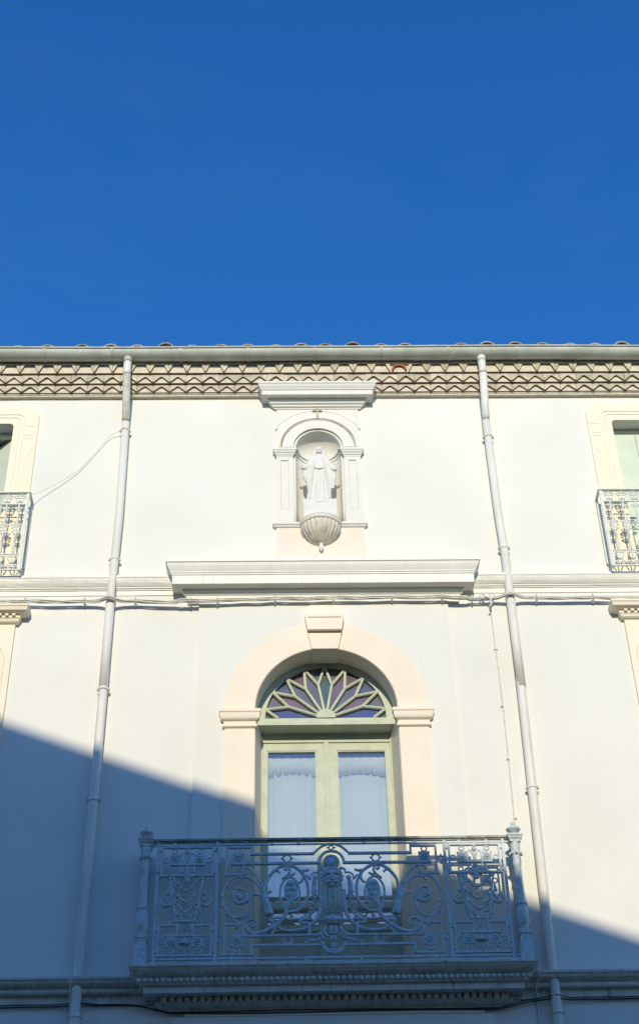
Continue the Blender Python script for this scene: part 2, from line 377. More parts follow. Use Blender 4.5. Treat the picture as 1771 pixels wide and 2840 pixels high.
# ---- balcony slab with beads and dentils
SLB = [(0, 5.752), (.30, 5.748), (.30, 5.731), (.292, 5.727), (.282, 5.712), (.262, 5.692), (.243, 5.680), (.236, 5.676), (.222, 5.674), (.222, 5.632), (.228, 5.628), (.222, 5.622), (.198, 5.618), (.194, 5.573), (.088, 5.573), (.088, 5.536), (.118, 5.534), (.100, 5.524), (.075, 5.512), (.045, 5.504), (.034, 5.490), (0, 5.490)]
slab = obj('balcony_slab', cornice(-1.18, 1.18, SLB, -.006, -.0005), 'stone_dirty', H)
bd = None; nb = 66
# profile is measured from the wall plane; the bay stands 30 mm proud, so pieces sit at -.03-p
for i in range(nb):
    x = -1.408+2.816*i/(nb-1)
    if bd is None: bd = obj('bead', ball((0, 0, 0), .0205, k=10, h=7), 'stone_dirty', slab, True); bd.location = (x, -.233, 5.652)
    else: inst(bd, (x, -.233+random.uniform(-.002, .002), 5.652+random.uniform(-.001, .001)), slab, scl=[random.uniform(.94, 1.04)]*3)
dn = None
for i in range(46):
    x = -1.228+.0546*i
    if dn is None: dn = obj('dentil', box(-.017, .017, -.030, .001, -.0185, .0185), 'stone_dirty', slab); dn.location = (x, -.094, 5.5545)
    else: inst(dn, (x, -.094, 5.5545), slab)

# ---- eaves: three corbelled courses of half-buried canal tiles
def eave_poly(wd, h, bot, top, oh_, rnd=0.0):
    """band piece with an arch-like opening below, centred at 0"""
    return [(-wd/2, 0), (-bot/2, 0), (-top/2, oh_), (top/2, oh_), (bot/2, 0), (wd/2, 0), (wd/2, h), (-wd/2, h)]
rows = [(-.175, 11.790, .163, .1814, .172, .096, .092, .118), (-.130, 11.695, .0945, .1600, .148, .020, .064, .078), (-.085, 11.612, .0825, .1600, .148, .020, .060, .078)]
for ri_, (yf, z0, hh, pitch, bot, top, oh_, cut) in enumerate(rows):
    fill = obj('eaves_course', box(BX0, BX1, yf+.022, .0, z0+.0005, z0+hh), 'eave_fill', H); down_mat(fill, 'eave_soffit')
    def piece(hh=hh, pitch=pitch, bot=bot, top=top, oh_=oh_):
        wd = pitch-.0012; L = []
        # two legs and a lintel so every face stays convex; thin leg tips
        L.append(prism([(-wd/2, 0), (-bot/2, 0), (-top/2, oh_), (-wd/2, oh_)], 0, .0218))
        L.append(prism([(bot/2, 0), (wd/2, 0), (wd/2, oh_), (top/2, oh_)], 0, .0218))
        L.append(prism([(-wd/2, oh_+.0002), (wd/2, oh_+.0002), (wd/2, hh), (-wd/2, hh)], 0, .0218))
        return merge(*L)
    base = None; x = BX0+pitch/2; off = (-2.555+.1814/2) if ri_ == 0 else -2.494
    k0 = math.ceil((BX0+pitch/2-off)/pitch); k1 = math.floor((BX1-pitch/2-off)/pitch)
    for k in range(k0, k1+1):
        x = off+k*pitch; y = yf+random.uniform(-.003, .003); z = z0+random.uniform(-.002, .002)
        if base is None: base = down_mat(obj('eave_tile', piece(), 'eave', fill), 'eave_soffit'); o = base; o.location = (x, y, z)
        else: o = inst(base, (x, y, z), fill, rot=(0, random.uniform(-.012, .012), 0), scl=(random.uniform(.98, 1.0), 1, 1))
        if ri_ == 0 and abs(x-.76) < pitch/2:
            o.hide_render = False
            C.objects.unlink(o); bpy.data.objects.remove(o)
            a1 = arc(0, .012, .074, 0, pi, 12); a2 = arc(0, .012, .056, pi, 0, 12)
            n = 13; v = [(px, 0, pz) for px, pz in a1+a2]+[(px, .03, pz) for px, pz in a1+a2]; f = []
            for i in range(n-1):
                A, B, c_, D = i, i+1, 2*n-2-i, 2*n-1-i
                f += [[A, D, c_, B], [A, B, B+2*n, A+2*n], [D, c_, c_+2*n, D+2*n]]
            f += [[0, 2*n-1, 4*n-1, 2*n], [n-1, n, 3*n, 3*n-1]]
            t_ = fixn(obj('eave_tile', (v, f), 'terracotta', fill)); t_.location = (x, yf-.004, z0); t_['label'] = 'broken eave tile showing bare red terracotta'
            inst(fixn(obj('eave_tile', prism([(-pitch/2, .088), (pitch/2, .088), (pitch/2, hh), (-pitch/2, hh)], 0, .0218), 'eave', fill)), (x, yf, z0), fill).parent = fill
            for q in [q for q in C.objects if q.name.startswith('eave_tile') and q.parent == fill and q.location.length < 1e-6]:
                bpy.data.objects.remove(q)
            base = [q for q in fill.children if q.data.materials[0] == M['eave'] and len(q.data.vertices) > 12][0]
obj('eaves_band', run(BX0, BX1, [(0, 11.611), (.050, 11.611), (.050, 11.602), (.042, 11.597), (.038, 11.583), (0, 11.581)], 0, 60, .0015), 'eave_fill', H)
# roof
RS = math.tan(radians(18))
roof = obj('roof', ([(BX0, -.225, 11.956), (BX1, -.225, 11.956), (BX1, 9.9, 11.956), (BX0, 9.9, 11.956), (BX0, -.225, 11.995), (BX1, -.225, 11.995), (BX1, 4.9, 11.995+5.1*RS), (BX0, 4.9, 11.995+5.1*RS), (BX1, 9.9, 11.995), (BX0, 9.9, 11.995)],
     [[0, 3, 2, 1], [0, 1, 5, 4], [4, 5, 6, 7], [7, 6, 8, 9], [1, 2, 8, 6, 5], [0, 4, 7, 9, 3], [2, 3, 9, 8]]), 'tile', H)
def cover():
    V, Fc = [], []; n = 8
    for q, (y, r, dz) in enumerate(((0, .088, 0), (.46, .072, .46*RS+.012))):
        for rr in (r, r-.014):
            for i in range(n+1): a = pi*i/n; V.append((rr*cos(a), y, dz+rr*sin(a)*1.05))
    m1 = n+1
    for i in range(n):
        Fc += [[i, i+1, 2*m1+i+1, 2*m1+i], [m1+i+1, m1+i, 3*m1+i, 3*m1+i+1], [i+1, i, m1+i, m1+i+1], [2*m1+i, 2*m1+i+1, 3*m1+i+1, 3*m1+i]]
    return V, Fc
tb = None; xs = [-2.944, -2.661, -2.334, -2.045, -1.774, -1.502, -1.23, -.955, -.683, -.411, -.16, .071, .358, .632, .877, 1.15, 1.42, 1.69, 1.96, 2.23, 2.50, 2.77, 3.04]
xs = [-2.944-.275*i for i in range(12, 0, -1)]+xs+[3.04+.275*i for i in range(1, 12)]
for row in range(3):
    for x in xs:
        loc = (x+random.uniform(-.012, .012), -.252+.42*row+random.uniform(-.02, .012), 11.990+RS*.42*row+(random.uniform(-.014, .028) if row == 0 else .03))
        if tb is None: tb = obj('roof_tile', cover(), 'tile', roof, False); tb.location = loc
        else: inst(tb, loc, roof, rot=(0, 0, random.uniform(-.03, .03)))

# ---- niche
NCO = [(0, 11.652), (.18, 11.646), (.18, 11.626), (.172, 11.618), (.166, 11.598), (.152, 11.575), (.148, 11.563), (.14, 11.560), (.14, 11.506), (.082, 11.508), (.078, 11.490), (.066, 11.484), (.060, 11.464), (.045, 11.456), (.040, 11.438), (.026, 11.432), (.022, 11.420), (0, 11.420)]
nc = obj('niche_cornice', cornice(NX-.398, NX+.398, NCO, -.0005, .0), 'stone_clean', H)
pw = .395
np_ = plate([(NX-pw, 9.47), (NX+pw, 9.47), (NX+pw, 11.418), (NX-pw, 11.418)], [archloop(NX, NR+.0005, NZ0, NZS, 28)], -.016, -.0005)
nsur = obj('niche_surround', np_, 'stone_clean', H)
obj('niche_panel', box(NX-pw-.006, NX+pw+.006, -.019, -.0005, 9.463, 9.955), 'peach_pale', H)
# recess: half cylinder, quarter sphere
V, Fc = [], []; k = 20; prof = [(NR, NZ0), (NR, 10.2), (NR, 10.5), (NR, NZS)] + [(NR*cos(a), NZS+NR*sin(a)) for a in [pi/2*i/8 for i in range(1, 9)]]
v, f = lathe(prof, NX, -.004, k, 0, pi); v = [(x, (y+.004)*.92-.004, z) for x, y, z in v]
rc = obj('niche_recess', (v, [q[::-1] for q in f]), 'stone_clean', nsur, True)
md = rc.modifiers.new('thick', 'SOLIDIFY'); md.thickness = .02; md.offset = 1
obj('niche_floor', prism([(NX-NR, NZ0-.03), (NX+NR, NZ0-.03), (NX+NR, NZ0), (NX-NR, NZ0)], -.004, .235), 'stone_clean', nsur)
V, Fc = lathe([(NR+.001, NZS+.004), (NR-.046, NZS), (NR-.046, NZS-.022), (NR-.032, NZS-.028), (NR-.030, NZS-.052), (NR-.015, NZS-.058), (NR-.012, NZS-.078), (NR+.001, NZS-.084)], NX, -.004, 24, .12, pi-.12)
V = [(x, (y+.004)*.92-.004, z) for x, y, z in V]
fixn(obj('impost_ring', (V, Fc), 'stone_clean', nsur))
# arch ring, bead row, incised lines, cross
def ringplate(cx, cz, r0, r1, a0, a1, y0, y1, n=32):
    o_ = arc(cx, cz, r1, a0, a1, n); i_ = arc(cx, cz, r0, a0, a1, n); V = p3(o_, y0)+p3(i_, y0)+p3(o_, y1)+p3(i_, y1); m_ = n+1; Fc = []
    for i in range(n): Fc += [[i, i+1, m_+i+1, m_+i][::-1], [i, i+1, 2*m_+i+1, 2*m_+i], [m_+i, m_+i+1, 3*m_+i+1, 3*m_+i]]
    Fc += [[0, m_, 3*m_, 2*m_], [n, m_+n, 3*m_+n, 2*m_+n]]
    return V, Fc
fixn(obj('niche_arch', ringplate(NX, NZS, NR+.001, .338, 0, pi, -.026, -.0155), 'stone_clean', nsur))
fixn(obj('niche_arch_rim', ringplate(NX, NZS, .366, .378, .0, pi, -.028, -.0155), 'stone_clean', nsur))
bb = obj('bead_moulding', merge(*[ball((NX+.352*cos(a), -.022, NZS+.352*sin(a)), .0095, k=6, h=4) for a in [pi*(i+.5)/48 for i in range(48)]]), 'corbel', nsur); bb['kind'] = 'stuff'
for s in (-1, 1):
    ln = [(NX+s*.385, 11.405), (NX+s*.385, 11.165)] + [(NX+.47*cos(a), 10.93+.47*sin(a)) for a in [(pi/2-s*(pi/2-.51)*(1-i/14)-s*.12*(i/14)) for i in range(15)]] + [(NX+s*.056, 11.415)]
    obj('spandrel_fillet', tube(p3(ln, -.016), .0045, 5), 'stone_clean', nsur)
cz = 11.375
obj('cross', merge(box(NX-.009, NX+.009, -.034, -.0155, 11.305, 11.425), box(NX-.036, NX-.0095, -.033, -.0155, cz+.012, cz+.028), box(NX+.0095, NX+.036, -.033, -.0155, cz+.012, cz+.028),
    ball((NX, -.027, 11.428), .013, .008, .013, 6, 4), ball((NX-.038, -.027, cz+.02), .013, .008, .013, 6, 4), ball((NX+.038, -.027, cz+.02), .013, .008, .013, 6, 4)), 'cross_paint', nsur)
NCP = [(0, 10.888), (.034, 10.886), (.034, 10.862), (.028, 10.856), (.022, 10.838), (.014, 10.832), (.012, 10.815), (.004, 10.811), (.003, 10.797), (0, 10.796)]
for s in (-1, 1):
    x0, x1 = (NX-.398, NX-.242) if s < 0 else (NX+.242, NX+.398)
    p_ = obj('niche_pilaster', plate([(x0, 10.115), (x1, 10.115), (x1, 10.797), (x0, 10.797)], [[(x0+.04, 10.16), (x1-.04, 10.16), (x1-.04, 10.755), (x0+.04, 10.755)]], -.034, -.0155), 'stone_clean', nsur)
    obj('sunk_panel', box(x0+.04, x1-.04, -.026, -.0155, 10.16, 10.755), 'stone_clean', nsur)
    obj('panel_moulding', tube(p3([(x0+.045, 10.165), (x1-.045, 10.165), (x1-.045, 10.75), (x0+.045, 10.75)], -.027), .0045, 5, True), 'stone_clean', nsur)
    obj('niche_capital', cornice(x0, x1, NCP, -.034, -.0155), 'stone_clean', nsur)
    obj('niche_base', box(x0-.006, x1+.006, -.044, -.0155, 10.0, 10.113), 'stone_clean', nsur)
obj('niche_sill', cornice(NX-.405, NX+.405, [(0, 9.999), (.03, 9.997), (.03, 9.975), (.02, 9.970), (.012, 9.955), (0, 9.953)], -.02, -.0005), 'stone_clean', nsur)
# ribbed corbel
rib = lambda a: 1+.085*abs(sin(a*13))**.7
cb = obj('corbel', lathe([(.002, 9.735), (.045, 9.748), (.09, 9.775), (.13, 9.812), (.158, 9.855), (.170, 9.895), (.172, 9.925), (.168, 9.938)], NX+.004, -.014, 104, 0, 2*pi, rib), 'corbel', nsur, True)
fixn(obj('corbel_rim', lathe([(.0, 9.938), (.178, 9.938), (.190, 9.945), (.194, 9.955), (.188, 9.965), (.198, 9.972), (.200, 9.985), (.192, 9.992), (0, 9.994)], NX+.004, -.014, 48), 'stone_clean', cb, True))
obj('corbel_knob', lathe([(0, 9.660), (.012, 9.674), (.023, 9.698), (.021, 9.720), (.013, 9.732), (.020, 9.742), (0, 9.75)], NX+.004, -.045, 14), 'stone_clean', cb, True)

# ---- statue
st = thing('statue', 'white robed saint statue standing with lowered open hands in the niche', 'statue')
obj('pedestal', merge(box(-.156+NX+.004, .148+NX+.004, -.115, .10, 9.996, 10.215), box(-.045, .03, -.118, -.1152, 10.180, 10.187)), 'statue', st)
sx, sy, z0 = -.010, -.028, 10.216
def body():
    V, Fc = [], []; k = 48
    # (z, half width, half depth, x shift)
    sec = [(0, .112, .070, -.010), (.02, .118, .075, -.010), (.10, .112, .072, -.006), (.20, .104, .068, 0), (.30, .098, .064, .002), (.38, .090, .058, .002), (.44, .086, .055, 0), (.49, .082, .052, 0), (.525, .062, .044, 0), (.545, .040, .036, 0), (.56, .036, .036, 0)]
    for z, a, b, sh in sec:
        amp = .20*max(0, 1-z/.50)+.03*(z < .5)
        for j in range(k):
            q = 2*pi*j/k; fr = max(0, -sin(q)); m_ = 1+amp*(1.1*abs(sin(q*6.5+z*2.2))**.6-.7)*(.4+.6*fr)
            V.append((sx+sh+a*m_*cos(q), sy+b*m_*sin(q), z0+z))
    for i in range(len(sec)-1):
        for j in range(k): Fc.append([i*k+j, i*k+(j+1) % k, (i+1)*k+(j+1) % k, (i+1)*k+j])
    Fc += [list(range(k-1, -1, -1)), [(len(sec)-1)*k+j for j in range(k)]]
    return V, Fc
parts = [body()]
hz = z0+.605
parts.append(ball((sx+.003, sy-.012, hz), .033, .036, .045, 14, 10))                      # face
parts.append(ball((sx+.003, sy-.050, hz-.004), .006, .010, .010, 8, 6))                   # nose
parts.append(ball((sx+.003, sy-.040, hz-.030), .013, .010, .010, 8, 6))                   # chin
parts.append(ball((sx, sy+.006, hz+.012), .044, .044, .048, 14, 10))                      # veil over head
for s in (-1, 1):
    # veil falling on the shoulders, sleeves, hands, hanging mantle
    parts.append(tube([(sx+s*.036, sy, hz+.01), (sx+s*.050, sy, z0+.55), (sx+s*.078, sy, z0+.49), (sx+s*.090, sy, z0+.42)], [.020, .026, .030, .030], 10))
    hx = sx+s*.172; hzz = z0+(.385 if s < 0 else .365)
    parts.append(tube([(sx+s*.070, sy, z0+.48), (sx+s*.108, sy-.012, z0+.405), (sx+s*.150, sy-.035, hzz+.004)], [.038, .034, .022], 10))
    parts.append(tube([(sx+s*.145, sy-.034, hzz+.006), (hx, sy-.055, hzz-.006)], [.012, .011], 8))
    for fz in range(4): parts.append(tube([(hx-s*.004, sy-.052, hzz-.004), (hx+s*(.014-.002*abs(fz-1)), sy-.060+.004*fz, hzz-.008-.006*fz), (hx+s*(.020-.003*abs(fz-1)), sy-.062+.004*fz, hzz-.018-.006*fz)], [.0055, .005, .004], 6))
    parts.append(tube([(hx-s*.01, sy-.055, hzz), (hx+s*.002, sy-.070, hzz+.006)], [.005, .004], 6))
    dl = (.235 if s < 0 else .175)
    parts.append(tube([(sx+s*.135, sy-.012, hzz-.005), (sx+s*.132, sy-.008, (hzz+z0+dl)/2), (sx+s*(.108 if s < 0 else .122), sy-.004, z0+dl)], [.026, .027, .016], 10, flat=.8))
    parts.append(tube([(sx+s*.095, sy-.02, z0+.44), (sx+s*.105, sy-.012, z0+.32), (sx+s*.098, sy-.004, z0+.20), (sx+s*.088, sy, z0+.06)], [.024, .026, .022, .014], 10))
for q in (-1, 1):                         # edges of the open mantle and the girdle
    parts.append(tube([(sx+q*.030, sy-.040, z0+.50), (sx+q*.052, sy-.056, z0+.42), (sx+q*.066, sy-.064, z0+.30), (sx+q*.080, sy-.066, z0+.14), (sx+q*.086, sy-.062, z0+.02)], [.007, .010, .011, .010, .009], 8))
    parts.append(tube([(sx+q*.050, sy-.050, z0+.395), (sx+q*.02, sy-.066, z0+.365), (sx, sy-.068, z0+.36)], [.008, .009, .008], 8))
sv, sf = merge(*parts); tmp = obj('tmp', ([(p[0], p[1], z0+(p[2]-z0)*1.06) for p in sv], sf), 'statue')
rm = tmp.modifiers.new('r', 'REMESH'); rm.mode = 'VOXEL'; rm.voxel_size = .0038; rm.use_smooth_shade = True
sm = tmp.modifiers.new('s', 'SMOOTH'); sm.iterations = 1; sm.factor = .2
dg = bpy.context.evaluated_depsgraph_get(); me = bpy.data.meshes.new_from_object(tmp.evaluated_get(dg)); bpy.data.objects.remove(tmp)
bo = bpy.data.objects.new('robed_figure', me); C.objects.link(bo); bo.parent = st
if not me.materials: me.materials.append(M['statue'])

# ---- door: fanlight, transom, leaves
fan = obj('fanlight', plate([(-.594, 8.0), (.594, 8.0)]+arc(0, AZ, .594, 0, pi, 40), [[(-.512, 8.066), (.512, 8.066)]+arc(0, 8.066, .512, .02, pi-.02, 40)], .185, .235), 'wood', H)
fc = (0, 8.066)
def fp(r, deg): a = radians(deg); return (fc[0]+r*cos(a), fc[1]+r*sin(a))
RH, RN, RT = .075, .335, .512
segs = []
for k in range(1, 9):
    segs += [(fp(RH-.01, 20*k), fp(RN, 20*k)), (fp(RN, 20*k), fp(RT+.006, 20*k-10)), (fp(RN, 20*k), fp(RT+.006, 20*k+10))]
segs += [(fp(.405, .5), fp(RT+.006, 10)), (fp(.405, 179.5), fp(RT+.006, 170))]
for i, (a, b) in enumerate(segs):
    y = .178+.0004*(i % 5)
    mu = obj('muntin', bar(a, b, .021, y+.006, .225), 'wood', fan)
    obj('muntin_ridge', bar(a, b, .008, y, y+.0065), 'wood', mu)
hub = obj('hub', prism(arc(0, 8.066, .082, 0, pi, 16), .172, .225), 'wood', fan)
cols = ['g_blue', 'g_mauve', 'g_grey', 'g_mauve', 'g_teal', 'g_grey', 'g_grey', 'g_mauve', 'g_blue']
for k in range(9):
    ax = 20*k+10; a0 = ax-10; a1 = ax+10
    pts = [fp(RH, a0), fp(RN if k > 0 else .405, a0), fp(RT, ax), fp(RN if k < 8 else .405, a1), fp(RH, a1)]
    obj('pane', prism(pts, .212+.0003*k, .2165+.0003*k), cols[k], fan)
tc = ['g_green', 'g_grey', 'g_slate', 'g_mauve', 'g_grey', 'g_grey', 'g_mauve', 'g_slate', 'g_grey', 'g_green']
for k in range(10):
    a = 20*k
    if k == 0: pts = [fp(.405, 0), fp(RT, 0), fp(RT, 5), fp(RT, 10)]
    elif k == 9: pts = [fp(RT, 170), fp(RT, 175), fp(RT, 180), fp(.405, 180)]
    else: pts = [fp(RN, a)]+[fp(RT, a-10+5*j) for j in range(5)]
    obj('pane', prism(pts, .2175+.0003*k, .2215+.0003*k), tc[k], fan)
obj('transom', merge(box(-.594, .594, .11, .30, 7.958, 7.998), box(-.594, .594, .262, .33, 7.911, 7.9579)), 'wood', H)
dfr = obj('door_frame', merge(box(-.594, -.538, .232, .30, 5.75, 7.894), box(.538, .594, .232, .30, 5.75, 7.894), box(-.537, .537, .238, .30, 7.865, 7.894)), 'wood', H); dfr.location = (0, .030, .0155)
for s in (-1, 1):
    x = -.5405*s; obj('bead_strip', box(x-.005, x+.005, .222, .2318, 5.75, 7.893), 'wood', dfr)
    # splayed plaster jamb between pilaster and frame
    jv = [(s*.5925, -.033), (s*.546, .261), (s*.5925, .261)]
    if s > 0: jv = jv[::-1]
    V = [(x, y, 5.754) for x, y in jv]+[(x, y, 7.957) for x, y in jv]
    fixn(obj('door_jamb', (V, [[0, 1, 2], [5, 4, 3], [0, 3, 4, 1], [1, 4, 5, 2], [2, 5, 3, 0]]), 'peach', H))
GB, GT = 6.435, 7.793
for s in (-1, 1):
    X = lambda a, b: (min(s*a, s*b), max(s*a, s*b))
    lf = obj('door_leaf', merge(box(*X(.5365, .500), .250, .294, 5.76, 7.864), box(*X(.085, .022), .250, .294, 5.76, 7.864), box(*X(.4995, .0855), .250, .294, GT, 7.864),
              box(*X(.4995, .0855), .250, .294, 6.397, GB), box(*X(.4995, .0855), .250, .294, 6.21, 6.255), box(*X(.4995, .0855), .250, .294, 5.76, 5.86)), 'wood', H); lf.location = (0, .030, .0155)
    for (a, b) in ((GB, GT), (6.255, 6.397)):
        obj('glazing_bead', plate([(X(.4995, .0855)[0], a), (X(.4995, .0855)[1], a), (X(.4995, .0855)[1], b), (X(.4995, .0855)[0], b)], [[(X(.489, .096)[0], a+.01), (X(.489, .096)[1], a+.01), (X(.489, .096)[1], b-.01), (X(.489, .096)[0], b-.01)]], .255, .266), 'wood', lf)
        obj('pane', box(*X(.4992, .0858), .2705, .2745, a+.0003, b-.0003), 'glass', lf)
    obj('door_panel', merge(box(*X(.4995, .0855), .268, .284, 5.8603, 6.2097), box(*X(.45, .135), .260, .2679, 5.90, 6.17)), 'wood', lf)
obj('astragal', merge(box(-.0215, .0215, .242, .294, 5.76, 7.864), box(-.0125, .0125, .234, .2419, 5.76, 7.864)), 'wood', H).location = (0, .030, .0155)
# curtains behind the panes
for s in (-1, 1):
    V, Fc = [], []; nx, nz = 60, 2
    for i in range(nx+1):
        x = s*(.53-.50*i/nx); y = .345+.0035*sin(i*.9)+.002*sin(i*2.3+s)
        for j in range(nz+1): V.append((x, y, 5.85+(7.88-5.85)*j/nz))
    for i in range(nx):
        for j in range(nz): a = i*(nz+1)+j; Fc.append([a, a+1, a+nz+2, a+nz+1])
    cu = obj('curtain', (V, Fc), 'curtain', None, True); md = cu.modifiers.new('t', 'SOLIDIFY'); md.thickness = .002; cu.location = (0, .030, .0155)
    tag(cu, 'sheer white curtain behind the %s glazed leaf of the arched door' % ('left' if s < 0 else 'right'), 'curtain', 'curtains of the arched door')
    V, Fc = [], []
    for i in range(nx+1):
        x = s*(.53-.50*i/nx); y = .318+.0025*sin(i*.7)+.0015*sin(i*2.9); u = i/nx
        zb = 7.565+.05*(1-4*(u-.5)**2)+.003*sin(i*1.7)
        V += [(x, y, 7.88), (x, y+.002, 7.72), (x, y+.024, zb)]
    for i in range(nx):
        for j in range(2): a = i*3+j; Fc.append([a, a+1, a+4, a+3])
    va = obj('sunlit_band', (V, Fc), 'sunlit_band', cu, True); md = va.modifiers.new('t', 'SOLIDIFY'); md.thickness = .002  # added pale strip, imitates the sunlit upper part of the curtain

# ---- side windows
def side_window(cx, top, s):
    sur = obj('window_surround', plate(rrect(cx-.73, cx+.73, 9.39, top+.225, .13, 7), [rrect(cx-.495, cx+.495, 9.39001, top, .04, 4)] if 0 else [], -.02, -.0005) if 0 else ringframe(cx, top), 'cream', H)
    for dx, dz, r in ((.555, .075, .05), (.595, .115, .07)):
        pts = [(cx-dx, 9.4), (cx-dx, top+dz-r)]+arc(cx-dx+r, top+dz-r, r, pi, pi/2, 5)+arc(cx+dx-r, top+dz-r, r, pi/2, 0, 5)+[(cx+dx, 9.4)]
        obj('surround_moulding', tube(p3(pts, -.021), .006, 5), 'cream', sur)
    for q in (-1, 1):                      # incised panels and flutes on the jambs
        xc = cx+q*.662
        obj('jamb_ornament', tube(p3([(xc-.045, 11.10), (xc+.045, 11.10), (xc+.045, 11.215), (xc-.045, 11.215)], -.021), .003, 4, True), 'cream', sur)
        obj('jamb_ornament', tube(p3([(xc-.045, 10.80), (xc-.045, 11.06), (xc+.045, 11.06), (xc+.045, 10.80)], -.021), .003, 4), 'cream', sur)
        obj('jamb_ornament', tube(p3([(xc-.045, 10.93), (xc, 10.83), (xc+.045, 10.93)], -.021), .003, 4), 'cream', sur)
        for fx in (-.033, -.011, .011, .033): obj('flute', box(xc+fx-.006, xc+fx+.006, -.0235, -.0195, 9.6, 10.78), 'cream', sur)
    obj('window_head', box(cx-.495, cx+.495, .12, .17, top-.045, top-.002), 'wood', sur)
    return sur
def ringframe(cx, top):
    o_ = [(cx+.73, 9.39)]+arc(cx+.73-.13, top+.225-.13, .13, 0, pi/2, 7)+arc(cx-.73+.13, top+.225-.13, .13, pi/2, pi, 7)+[(cx-.73, 9.39)]
    i_ = [(cx-.495, 9.39)]+arc(cx-.495+.04, top-.04, .04, pi, pi/2, 4)+arc(cx+.495-.04, top-.04, .04, pi/2, 0, 4)+[(cx+.495, 9.39)]
    return plate(o_+i_, [], -.02, -.0005)
for cx, top, s in ((WLx, 11.25, -1), (WRx, 11.26, 1)):
    sur = side_window(cx, top, s)
    for k in range(2):                     # folding shutters, two boards each leaf
        for b in range(2):
            x0 = cx-.493+.4935*k+.2465*b
            sh = obj('shutter_board', box(x0+.002, x0+.2445, .0, .03, 9.47, top-.05), 'shutter', sur)
            sh.location.y = .135
            if s < 0 and k == 1:
                # the leaf stands ajar, swung inwards
                vs = sh.data.vertices
                hx = cx+.488
                for v_ in vs:
                    d_ = hx-v_.co.x; v_.co.x = hx-d_*cos(radians(38))-v_.co.y*sin(radians(38))*0; v_.co.y = v_.co.y+d_*sin(radians(38))
    # lower window: hood and frame
    HP = [(0, 9.045), (.12, 9.04), (.12, 9.022), (.112, 9.015), (.104, 8.985), (.075, 8.975), (.045, 8.972), (.045, 8.945), (.036, 8.935), (.030, 8.915), (.016, 8.905), (0, 8.90)]
    sgn = 1 if s < 0 else -1
    hb = cx+sgn*.75 if s < 0 else cx-.715
    fx0, fx1 = (cx-.75, cx+.76) if s < 0 else (cx-.72, cx+.75)
    fr = obj('window_frame', plate([(fx0, 5.756), (fx1, 5.756), (fx1, 8.899), (fx0, 8.899)], [rrect(cx-.5, cx+.5, 5.9, 8.60, .25, 6)], -.03, -.0005), 'cream', H)
    obj('hood', cornice(fx0, fx1, HP, -.03, -.0005), 'cream', fr)
    for i in range(26):
        x = fx0+.01+(fx1-fx0-.02)*i/25
        obj('dentil', box(x-.014, x+.014, -.098, -.0755, 8.952, 8.974), 'cream', fr)
    mo = [(fx0+.06, 5.9), (fx0+.06, 8.55)]+arc(fx0+.06+.18, 8.55, .18, pi, pi/2, 6)+arc(fx1-.06-.18, 8.55, .18, pi/2, 0, 6)+[(fx1-.06, 8.55), (fx1-.06, 5.9)]
    obj('frame_moulding', tube(p3(mo, -.031), .010, 6), 'cream', fr)
    obj('shutter_board', box(cx-.49, cx-.002, .12, .15, 5.91, 8.58), 'shutter', fr); obj('shutter_board', box(cx+.002, cx+.49, .12, .15, 5.91, 8.58), 'shutter', fr)

# ------------------------------------------------------------------ gutter and downpipes
GZ, GY, GR = 11.979, -.234, .080
gu = thing('gutter', 'grey zinc half-round gutter with straps along the tiled eaves', 'gutter')
xs_j = [-6.4, -2.42, -1.62, -.48, -.20, .8, 1.76, 2.05, 6.3]
V, Fc = [], []; secs = 90; k = 12
for i in range(secs+1):
    x = -6.4+12.7*i/secs; dz = .004*sin(x*1.3)+.003*sin(x*3.1+1); dy = .003*sin(x*2.2)
    for rr in (GR, GR-.003):
        for j in range(k+1): a = pi+pi*j/k; V.append((x, GY+dy+rr*cos(a), GZ+dz+rr*sin(a)))
m1 = 2*(k+1)
for i in range(secs):
    a = i*m1; b = a+m1
    for j in range(k): Fc += [[a+j, a+j+1, b+j+1, b+j], [a+k+1+j+1, a+k+1+j, b+k+1+j, b+k+1+j+1]]
    Fc += [[a, b, b+k+1, a+k+1], [a+k, a+2*k+1, b+2*k+1, b+k]]
Fc += [[j for j in range(k+1)]+[2*k+1-j for j in range(k+1)]]
fixn(obj('trough', (V, Fc), 'zinc', gu, True))
obj('front_bead', tube([(-6.4+12.7*i/60, GY-GR-.004+.003*sin((-6.4+12.7*i/60)*2.2), GZ+.003+.004*sin((-6.4+12.7*i/60)*1.3)) for i in range(61)], .011, 8), 'zinc', gu, True)
for x in [-2.671-.66*i for i in range(5, 0, -1)]+[-2.671, -2.011, -1.346, -.681, -.027, .628, 1.287, 1.955, 2.576]+[3.24+.66*i for i in range(5)]:
    dz = .004*sin(x*1.3)+.003*sin(x*3.1+1)
    obj('strap', merge(*[tube([(x+q, GY+(GR+.004)*cos(a), GZ+dz+(GR+.004)*sin(a)) for a in [pi+pi*j/12 for j in range(13)]], .0045, 5, ref=(1, 0, 0)) for q in (-.008, .008)]), 'zinc_band', gu)
for x in (-2.30, -.48, -.20, 1.74, 2.06):
    obj('seam', tube([(x, GY+(GR+.0005)*cos(a), GZ+.003+(GR+.0005)*sin(a)) for a in [pi+pi*j/12 for j in range(13)]], .003, 5, ref=(1, 0, 0)), 'zinc_band', gu)

